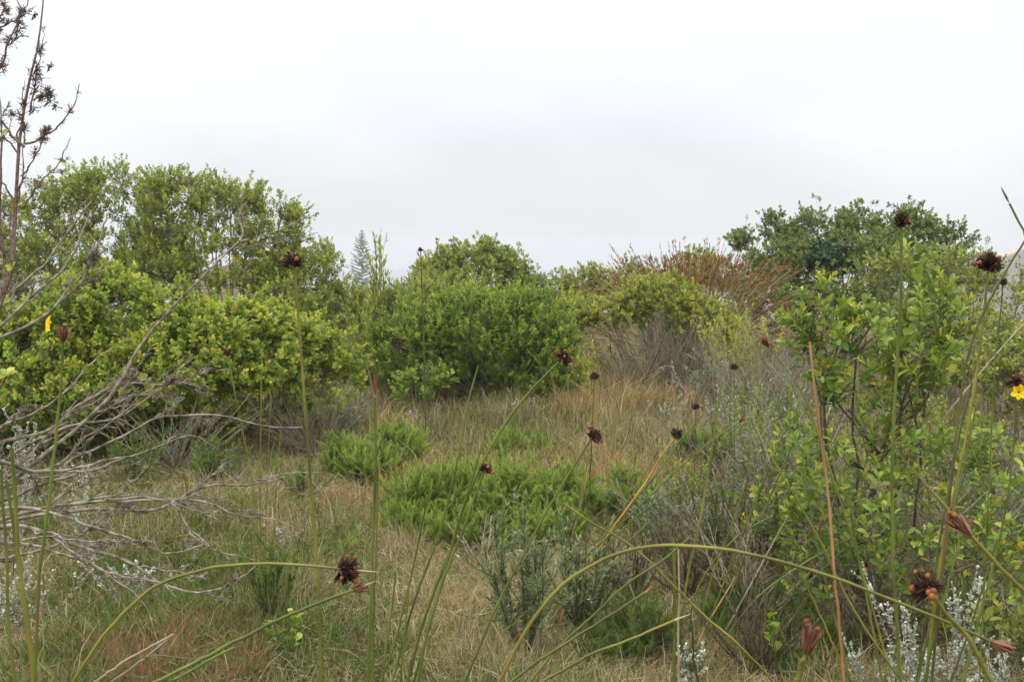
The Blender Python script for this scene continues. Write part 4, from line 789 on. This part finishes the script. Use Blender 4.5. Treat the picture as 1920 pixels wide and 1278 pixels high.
# ------------------------------------------------------------------ rush stalks
def head_geo(root, c, ax, r, kind, ncap, parent_name='seed_head'):
    ax = nrm(np.asarray(ax, float)); g = Geo()
    if kind == 'globe':
        n = 340; d = rsphere(n * 3); d = d[(d @ ax) > -.6][:n]; n = len(d)
        d = nrm(d + ax * .25 + rng.normal(0, .12, (n, 3))); sd = rsphere(1)[0]; r = r * rng.uniform(.88, 1.15); L = r * rng.uniform(.62, 1.0, n) * (1 + .25 * (d @ sd))
        place(g, 'spindle', c - ax * r * .15 + rng.normal(0, r * .14, (n, 3)), d, rsphere(n), L, .95, rng.random(n) ** 1.5)
    elif kind == 'bud':
        n = 34; X, Y = perp(np.tile(ax, (n, 1))); ph = rng.uniform(0, 6.28, n)
        d = nrm(ax + (X * np.cos(ph)[:, None] + Y * np.sin(ph)[:, None]) * rng.uniform(.05, .42, n)[:, None])
        place(g, 'spindle', c - ax * r * 1.1 + (X * np.cos(ph)[:, None] + Y * np.sin(ph)[:, None]) * r * .12, d, rsphere(n), r * rng.uniform(1.5, 2.3, n), .55, rng.random(n))
    elif kind == 'spear':
        n = 9; X, Y = perp(np.tile(ax, (n, 1))); ph = rng.uniform(0, 6.28, n)
        d = nrm(ax + (X * np.cos(ph)[:, None] + Y * np.sin(ph)[:, None]) * .06)
        place(g, 'spindle', np.tile(c - ax * r, (n, 1)), d, rsphere(n), r * rng.uniform(2.2, 3.4, n), .45, rng.random(n))
    h = g.build('seed_head', M['bract' if kind == 'globe' else 'bract_red'], root)
    if ncap:
        g = Geo(); d = rsphere(80); d = d[(d @ ax) > .1][:ncap]; n = len(d); pos = c - ax * r * .3 + d * r * rng.uniform(.85, 1.35, (n, 1))
        if kind != 'globe': pos = c + ax * r * rng.uniform(.5, 1.1, (n, 1)) + d * r * .45
        s = r * rng.uniform(.11, .2, n)
        tv, tf = T['ball']
        for q in range(n): g.add(pos[q] + tv * s[q] * (1, 1, 1.15), tf, rng.random())
        tubes(g, np.stack((np.tile(c, (n, 1)), pos), 1), np.full((n, 2), r * .03), 3, .2)
        g.build('capsules', M['capsule'], root, parent=h, smooth=True)
    return h
def flower(root, c, ax, r, petals=6):
    ax = nrm(np.asarray(ax, float)); X, Y = perp(ax[None]); X, Y = X[0], Y[0]
    g = Geo(); tv, tf = T['ball']; g.add(c + tv * r * .14, tf, 0.0)
    h = g.build('flower', M['capsule'], root, smooth=True)
    for q in range(petals):
        a = q * 2 * pi / petals + .3; d = X * cos(a) + Y * sin(a) + ax * .35
        g = Geo(); place(g, 'hi', np.array([c]), d[None], ax[None], r * rng.uniform(.9, 1.1), 1.25, rng.random()); g.build('petal', M['petal'], root, parent=h, smooth=True)
def stalk(label, pts, Y, rad=.002, col='g', head=None, ncap=6, bract=None, flw=None, hr=.011, name='rush_stalk', toground=True, lean=.5):
    y0, y1 = Y if isinstance(Y, tuple) else (Y, Y)
    W = [at(p[0], p[1], y0 + (y1 - y0) * k / max(1, len(pts) - 1)) for k, p in enumerate(pts)]
    if y0 < 1.6: rad *= .93
    crv = resample(W, 36)
    if toground:
        b = crv[-1]; d = nrm(b - crv[-3]); z = b[2] - gz(b[0], b[1]); k = min(.7 * z, .55 * z / max(.12, -d[2]))
        c_ = b + d * k; e = c_ + np.array((d[0], d[1], 0)) * z * .12; e[2] = gz(e[0], e[1]) - .02
        crv = np.vstack((crv[:-1], bez(b[None], c_[None], e[None], 14)[0]))
    root = thing(name, label, 'rush stalk', crv[-1], 'rush stalks')
    g = Geo(); t = np.linspace(0, 1, len(crv)); crv[1:-1] += np.cumsum(rng.normal(0, .00035, (len(crv) - 2, 3)), 0) * np.sin(t[1:-1, None] * pi); tubes(g, crv[None], (rad * (.78 + .35 * t))[None] * (1 + .0 * t), 8); g.build('stem', M['stem_' + col], root, smooth=True)
    ax = crv[0] - crv[3]
    if head: head_geo(root, crv[0] + nrm(ax) * hr * (.35 if head == 'globe' else .9), ax, hr, head, ncap)
    if bract:
        e = at(bract[0], bract[1], y0); g = Geo(); tubes(g, np.array([[crv[0], (crv[0] + e) / 2, e]]), np.array([[rad * .8, rad * .5, rad * .1]]), 6); g.build('bract_spike', M['stem_' + (bract[2] if len(bract) > 2 else 'y')], root)
    if flw: flower(root, at(flw[0], flw[1], y0 - .01), flw[2], flw[3])
    return root
S = stalk
# left and centre
S('tallest straight stalk with spiky brown head in front of the left shrubs', [(552, 497), (560, 600), (575, 800), (597, 1040), (606, 1278)], 1.3, .0021, 'y', 'globe', 2, hr=.0125)
S('straight stalk ending in a slim closed pinkish spear bud', [(703, 745), (704, 820), (700, 1000), (692, 1278)], 1.25, .0021, 'g', 'spear', 0, hr=.010, bract=(690, 690, 'b'))
S('thin stalk with small dark head in front of the yellow-green shrubs', [(427, 664), (445, 760), (466, 860), (490, 1060)], (4.6, 4.7), .0036, 'y', 'globe', 2, hr=.022, bract=(420, 640, 'd'))
S('thin headless stem rising left of its neighbours beside the bonsai-like plant', [(490, 690), (489, 800), (490, 1000), (494, 1060)], 4.7, .003, 'y')
S('thin headless stem between its two neighbours above the bonsai-like plant', [(508, 745), (503, 860), (497, 1060)], 4.75, .003, 'y')
S('shortest thin headless stem of the group above the bonsai-like plant', [(529, 783), (520, 880), (512, 1060)], 4.8, .003, 'y')
S('long slanting stalk with nodding brown head pointing right, centre', [(1054, 672), (980, 750), (915, 848), (880, 925), (835, 1060), (800, 1150), (765, 1278)], 1.35, .0021, 'g', 'globe', 6, hr=.011, bract=(1110, 625, 'd'))
S('slanting stalk with dark round head over the bright green shrublet', [(908, 882), (890, 930), (868, 990), (830, 1090), (798, 1190), (780, 1278)], 1.3, .0021, 'g', 'globe', 4, hr=.0105)
S('leafless pointed stem crossing behind the dark round centre head', [(908, 820), (893, 870), (850, 1010), (810, 1150), (772, 1278)], 1.32, .0017, 'g', bract=(912, 795, 'd'))
S('pale-tipped pointed stem rising above the round shrub hollow', [(897, 685), (880, 745), (858, 860), (822, 1000), (785, 1100), (735, 1278)], 1.45, .0018, 'g')
S('long straight slanting stalk with rounded brown head right of centre', [(1110, 820), (1050, 915), (1000, 1000), (945, 1105), (870, 1278)], 1.3, .0018, 'g', 'globe', 7, hr=.0115)
S('thin upright stem hidden behind the rounded brown head', [(1108, 835), (1095, 900), (1078, 1000), (1062, 1080)], 4.6, .003, 'y')
S('tan slanting stem behind the grey-green shrub', [(1105, 870), (1092, 930), (1072, 1000), (1055, 1090)], 4.7, .003, 'b')
S('thin dark stalk with small dark head above the rounded brown one', [(1115, 708), (1112, 760), (1108, 860), (1100, 1000)], 4.5, .0026, 'd', 'globe', 1, hr=.022)
S('short leaning green stem among the centre sheaf, left one', [(805, 920), (770, 1080), (742, 1190), (712, 1278)], 1.4, .0017, 'g')
S('short upright thin stem at left of the centre sheaf', [(742, 1072), (736, 1150), (722, 1278)], 1.3, .0014, 'g')
S('short upright thin stem in the middle of the centre sheaf', [(766, 1102), (762, 1180), (752, 1278)], 1.3, .0014, 'g')
S('green stem hugging the spear-bud stalk', [(708, 880), (706, 1000), (700, 1130), (694, 1278)], 1.4, .0015, 'g')
# arcs at left bottom
S('arched olive stalk with double brown head at lower left', [(640, 1066), (580, 1060), (520, 1056), (400, 1062), (300, 1095), (200, 1180), (135, 1278)], .95, .0017, 'y', 'globe', 7, hr=.0125, bract=(712, 1072, 's'))
S('low slanting stalk with closed reddish bud beside the double head', [(662, 1106), (600, 1128), (520, 1160), (400, 1216), (280, 1278)], .9, .0017, 'g', 'bud', 3, hr=.0065, bract=(706, 1088, 's'))
S('plain green stem running below the low reddish-bud stalk', [(440, 1213), (380, 1240), (300, 1284)], .95, .0014, 'g')
S('pale dry straw stem at bottom left', [(326, 1188), (250, 1230), (180, 1278)], 1.0, .0014, 's', name='dry_straw')
S('second pale dry straw stem lying just below the first', [(322, 1192), (260, 1240), (200, 1284)], 1.02, .001, 's', name='dry_straw')
S('thin curved green blade at bottom left above rusty grass', [(365, 1236), (300, 1232), (255, 1240), (200, 1278)], 1.0, .0009, 'y')
# left edge
S('green stalk at far left edge carrying brown calyx and open yellow flower', [(118, 640), (112, 760), (98, 900), (82, 1060), (70, 1278)], 1.05, .0018, 'g', 'bud', 0, hr=.0085, flw=(94, 608, (-.75, -.6, .15), .0085))
S('upright green stem leftmost at the bottom left', [(2, 880), (8, 1000), (16, 1140), (30, 1290)], 1.2, .002, 'g')
S('upright green stem second from left at bottom', [(12, 900), (28, 1010), (50, 1150), (62, 1290)], 1.15, .0022, 'g')
S('thick upright green stem third from left at bottom', [(22, 840), (30, 960), (42, 1120), (58, 1290)], 1.1, .0024, 'y')
S('short bent green blade at bottom left corner', [(-5, 1220), (12, 1250), (25, 1290)], 1.0, .002, 'g')
# right of centre
S('bright orange dry stalk with black round head right of centre', [(1266, 818), (1240, 855), (1215, 895), (1140, 1000), (1100, 1060)], 4.4, .0043, 'o', 'globe', 2, hr=.026)
S('green stem with slim red bud left of the orange stalk', [(1224, 862), (1190, 920), (1150, 975), (1105, 1050)], 4.5, .003, 'g', 'spear', 0, hr=.02)
S('thin dark upright stalk with small dark head behind the silvery patch', [(1305, 765), (1304, 830), (1300, 960)], 5.2, .0024, 'd', 'globe', 1, hr=.022)
S('pale green slanting stem ending in a pinkish bud above the silvery patch', [(1386, 790), (1340, 822), (1290, 862), (1190, 955), (1110, 1030)], 4.4, .0034, 'g', 'bud', 1, hr=.016)
S('pale tapering stem slanting beside the orange stalk', [(1325, 768), (1285, 815), (1230, 890), (1150, 985), (1100, 1045)], 4.45, .0034, 'g')
S('lower pale green stem fanning right from the orange stalk base', [(1330, 880), (1260, 920), (1190, 970), (1110, 1050)], 4.5, .003, 'g')
S('short pale stem fanning right under the lower pale one', [(1270, 930), (1210, 985), (1120, 1070)], 4.5, .003, 'g')
S('great arching green stalk across the bottom right ending in a dry open calyx', [(1862, 1204), (1800, 1176), (1700, 1135), (1540, 1075), (1400, 1036), (1260, 1024), (1130, 1050), (1050, 1102), (985, 1190), (940, 1278)], .85, .0016, 'y', 'bud', 0, hr=.0095)
S('long green stem running down to the bottom right under the arch', [(1055, 942), (1110, 980), (1170, 1015), (1300, 1130), (1400, 1222), (1455, 1284)], 1.15, .0014, 'y')
S('straight green stem slanting up right through the grey-green shrub', [(1290, 1010), (1240, 1052), (1200, 1076), (1100, 1160), (1050, 1205), (985, 1284)], 1.05, .0015, 'g')
S('slanting green stem with brown dry tip below the arch', [(1210, 1110), (1150, 1148), (1080, 1192), (1010, 1235), (945, 1284)], 1.0, .0015, 'g', bract=(1225, 1096, 'b'))
S('lowest slanting green stem with grey dry tip at bottom centre', [(1265, 1162), (1190, 1196), (1100, 1236), (1020, 1284)], .95, .0015, 'y', bract=(1295, 1150, 's'))
S('short upright green stalk crossing the arch with red pointed bud', [(1263, 1010), (1264, 1080), (1265, 1180), (1266, 1284)], 1.3, .0022, 'g', 'spear', 0, hr=.0085)
S('grey withered stem beside the short upright stalk', [(1272, 1028), (1274, 1100), (1274, 1250)], 1.4, .0016, 's')
S('short dark green stem under the grey dry tip at bottom', [(1295, 1156), (1302, 1210), (1311, 1284)], 1.2, .0014, 'd')
S('straw coloured bent stem left of the arch top', [(1150, 1050), (1175, 1085), (1195, 1130), (1215, 1155)], 4.3, .003, 's')
# fan on the right
FANS = [('light green blade standing tallest in the right fan', [(1352, 720), (1335, 850), (1312, 980), (1288, 1100), (1275, 1200)], 3.2, 'y'),
        ('curving pale stem of the right fan bending far right', [(1450, 965), (1390, 1000), (1340, 1050), (1305, 1110), (1290, 1200)], 3.3, 'g'),
        ('curved green stem of the right fan under the tallest blade', [(1400, 900), (1370, 990), (1335, 1080), (1310, 1180)], 3.25, 'g'),
        ('green stem of the right fan leaning to the dark forked stem', [(1470, 810), (1420, 930), (1375, 1040), (1335, 1150)], 3.3, 'g'),
        ('long green stem of the right fan crossing the broadleaf shrub', [(1500, 800), (1440, 940), (1390, 1060), (1345, 1170)], 3.35, 'g'),
        ('tan dry stem of the right fan with reddish tip', [(1380, 1080), (1350, 1130), (1320, 1180), (1300, 1230)], 3.1, 'b'),
        ('low green stem of the right fan slanting under the arch', [(1610, 1000), (1500, 1060), (1420, 1120), (1350, 1210)], 3.2, 'g'),
        ('straight yellowish stem of the right fan', [(1540, 880), (1470, 980), (1420, 1070), (1360, 1180)], 3.4, 's')]
for lab, p, Y, col in FANS: S(lab, p, Y + .95, .0036 if col != 'y' else .0048, col)
S('thin stem with yellow-tipped bud pointing up left, left of the broadleaf shrub', [(1440, 648), (1475, 690), (1510, 745), (1530, 800)], 2.2, .0018, 'y', 'bud', 1, hr=.012)
S('tall orange-brown dry stem in front of the near broadleaf shrub', [(1518, 640), (1530, 760), (1546, 900), (1560, 1060), (1580, 1284)], 1.0, .0015, 'b')
S('tall straight green stalk with dark head reaching the right skyline', [(1690, 420), (1690, 560), (1683, 800), (1680, 1000), (1692, 1284)], 1.15, .0021, 'g', 'globe', 3, hr=.009, bract=(1682, 378, 'd'))
S('stalk with the largest dark head below the right skyline', [(1853, 503), (1848, 560), (1833, 690), (1800, 870), (1765, 1050), (1735, 1284)], 1.35, .002, 'y', 'globe', 8, hr=.0155)
S('dark sharply kinked stalk at right edge with slim bud against the sky', [(1893, 382), (1908, 412), (1924, 446), (1905, 478), (1870, 540), (1830, 620), (1805, 730), (1785, 860), (1770, 1000)], 1.3, .0017, 'd', 'spear', 0, hr=.0075)
S('thin stem leaning parallel to the kinked stalk', [(1838, 650), (1815, 740), (1790, 850), (1770, 960)], 1.6, .0013, 'd')
S('distant thin stalk with small dark head below the largest head', [(1880, 532), (1876, 590), (1866, 690), (1860, 800)], 3.2, .0026, 'g', 'globe', 1, hr=.013)
S('stalk at right edge with brown head and open yellow star flower', [(1906, 722), (1904, 800), (1885, 960), (1850, 1100), (1800, 1284)], 1.5, .0018, 'g', 'globe', 5, hr=.013, flw=(1910, 735, (-.1, -.95, .15), .0115))
S('near stalk slanting from bottom right with dark head and long yellow bract', [(1818, 1000), (1850, 1035), (1920, 1112), (1990, 1190), (2050, 1290)], .8, .0019, 'y', 'bud', 7, hr=.0105, bract=(1680, 845, 'y'))
S('near blurred stalk with big bristly head and orange capsules at lower right', [(1742, 1104), (1770, 1145), (1810, 1200), (1865, 1284)], .7, .0018, 'y', 'globe', 7, hr=.0105)
S('nearest blurred short stalk with reddish open bud at the bottom right', [(1512, 1222), (1507, 1250), (1500, 1290)], .55, .0016, 'y', 'bud', 4, hr=.0085)
S('green upright stem left of the tall silvery plant', [(1830, 760), (1808, 870), (1788, 960), (1760, 1110), (1722, 1284)], 1.45, .0016, 'g')
S('short green stem in front of the tall silvery plant', [(1800, 1010), (1775, 1110), (1735, 1284)], 1.3, .0018, 'g')
S('dark slanting stem right of the tall silvery plant', [(1870, 1010), (1835, 1120), (1775, 1284)], 1.4, .0014, 'd')
S('yellow-green slanting stem crossing the orange-brown one', [(1447, 858), (1490, 930), (1540, 1020), (1600, 1140), (1692, 1284)], 1.2, .0014, 'y')
S('short stem just behind the nearest blurred bud', [(1498, 1062), (1530, 1140), (1562, 1210), (1600, 1290)], 1.2, .0012, 'y')
S('thin upright stem left of the tall straight skyline stalk', [(1595, 962), (1612, 1060), (1630, 1160), (1652, 1290)], 1.25, .0016, 'g')
S('dark thin stem close left of the orange-brown one', [(1503, 840), (1515, 930), (1540, 1060), (1585, 1240)], 1.5, .0014, 'g')
S('grey slanting dead stem at right edge under the largest head', [(1925, 600), (1880, 650), (1820, 720), (1760, 800), (1700, 900)], 4.9, .0042, 's', name='dry_straw')
S('far stalk with tiny dark head left of the rounded centre crown', [(789, 470), (790, 500), (792, 560)], 8.5, .005, 'd', 'globe', 0, hr=.022)
S('thin green stem with tiny dark head before the feathered plants', [(1376, 690), (1378, 760), (1376, 900)], 4.6, .0026, 'g', 'globe', 1, hr=.018)
make_grass()
make_litter()
# ------------------------------------------------------------------ sea mist: one even volume round everything
def haze(x, y0, y1, z0, z1, density):
    v = [(a, b, c) for a in (-x, x) for b in (y0, y1) for c in (z0, z1)]
    f = [(0, 1, 3, 2), (4, 6, 7, 5), (0, 4, 5, 1), (2, 3, 7, 6), (0, 2, 6, 4), (1, 5, 7, 3)]
    me = bpy.data.meshes.new('haze'); me.from_pydata(v, [], f); o = bpy.data.objects.new('haze', me); C.objects.link(o)
    m = bpy.data.materials.new('mist'); m.use_nodes = True; n = m.node_tree.nodes; n.remove(n['Principled BSDF'])
    p = n.new('ShaderNodeVolumePrincipled'); p.inputs['Color'].default_value = (.86, .875, .89, 1); p.inputs['Density'].default_value = density
    m.node_tree.links.new(p.outputs[0], n['Material Output'].inputs['Volume']); me.materials.append(m)
    o['kind'] = 'stuff'; o['label'] = 'pale sea mist fading the far hills and the sea'
haze(2900, -2900, 2900, -64, 9, .0011)
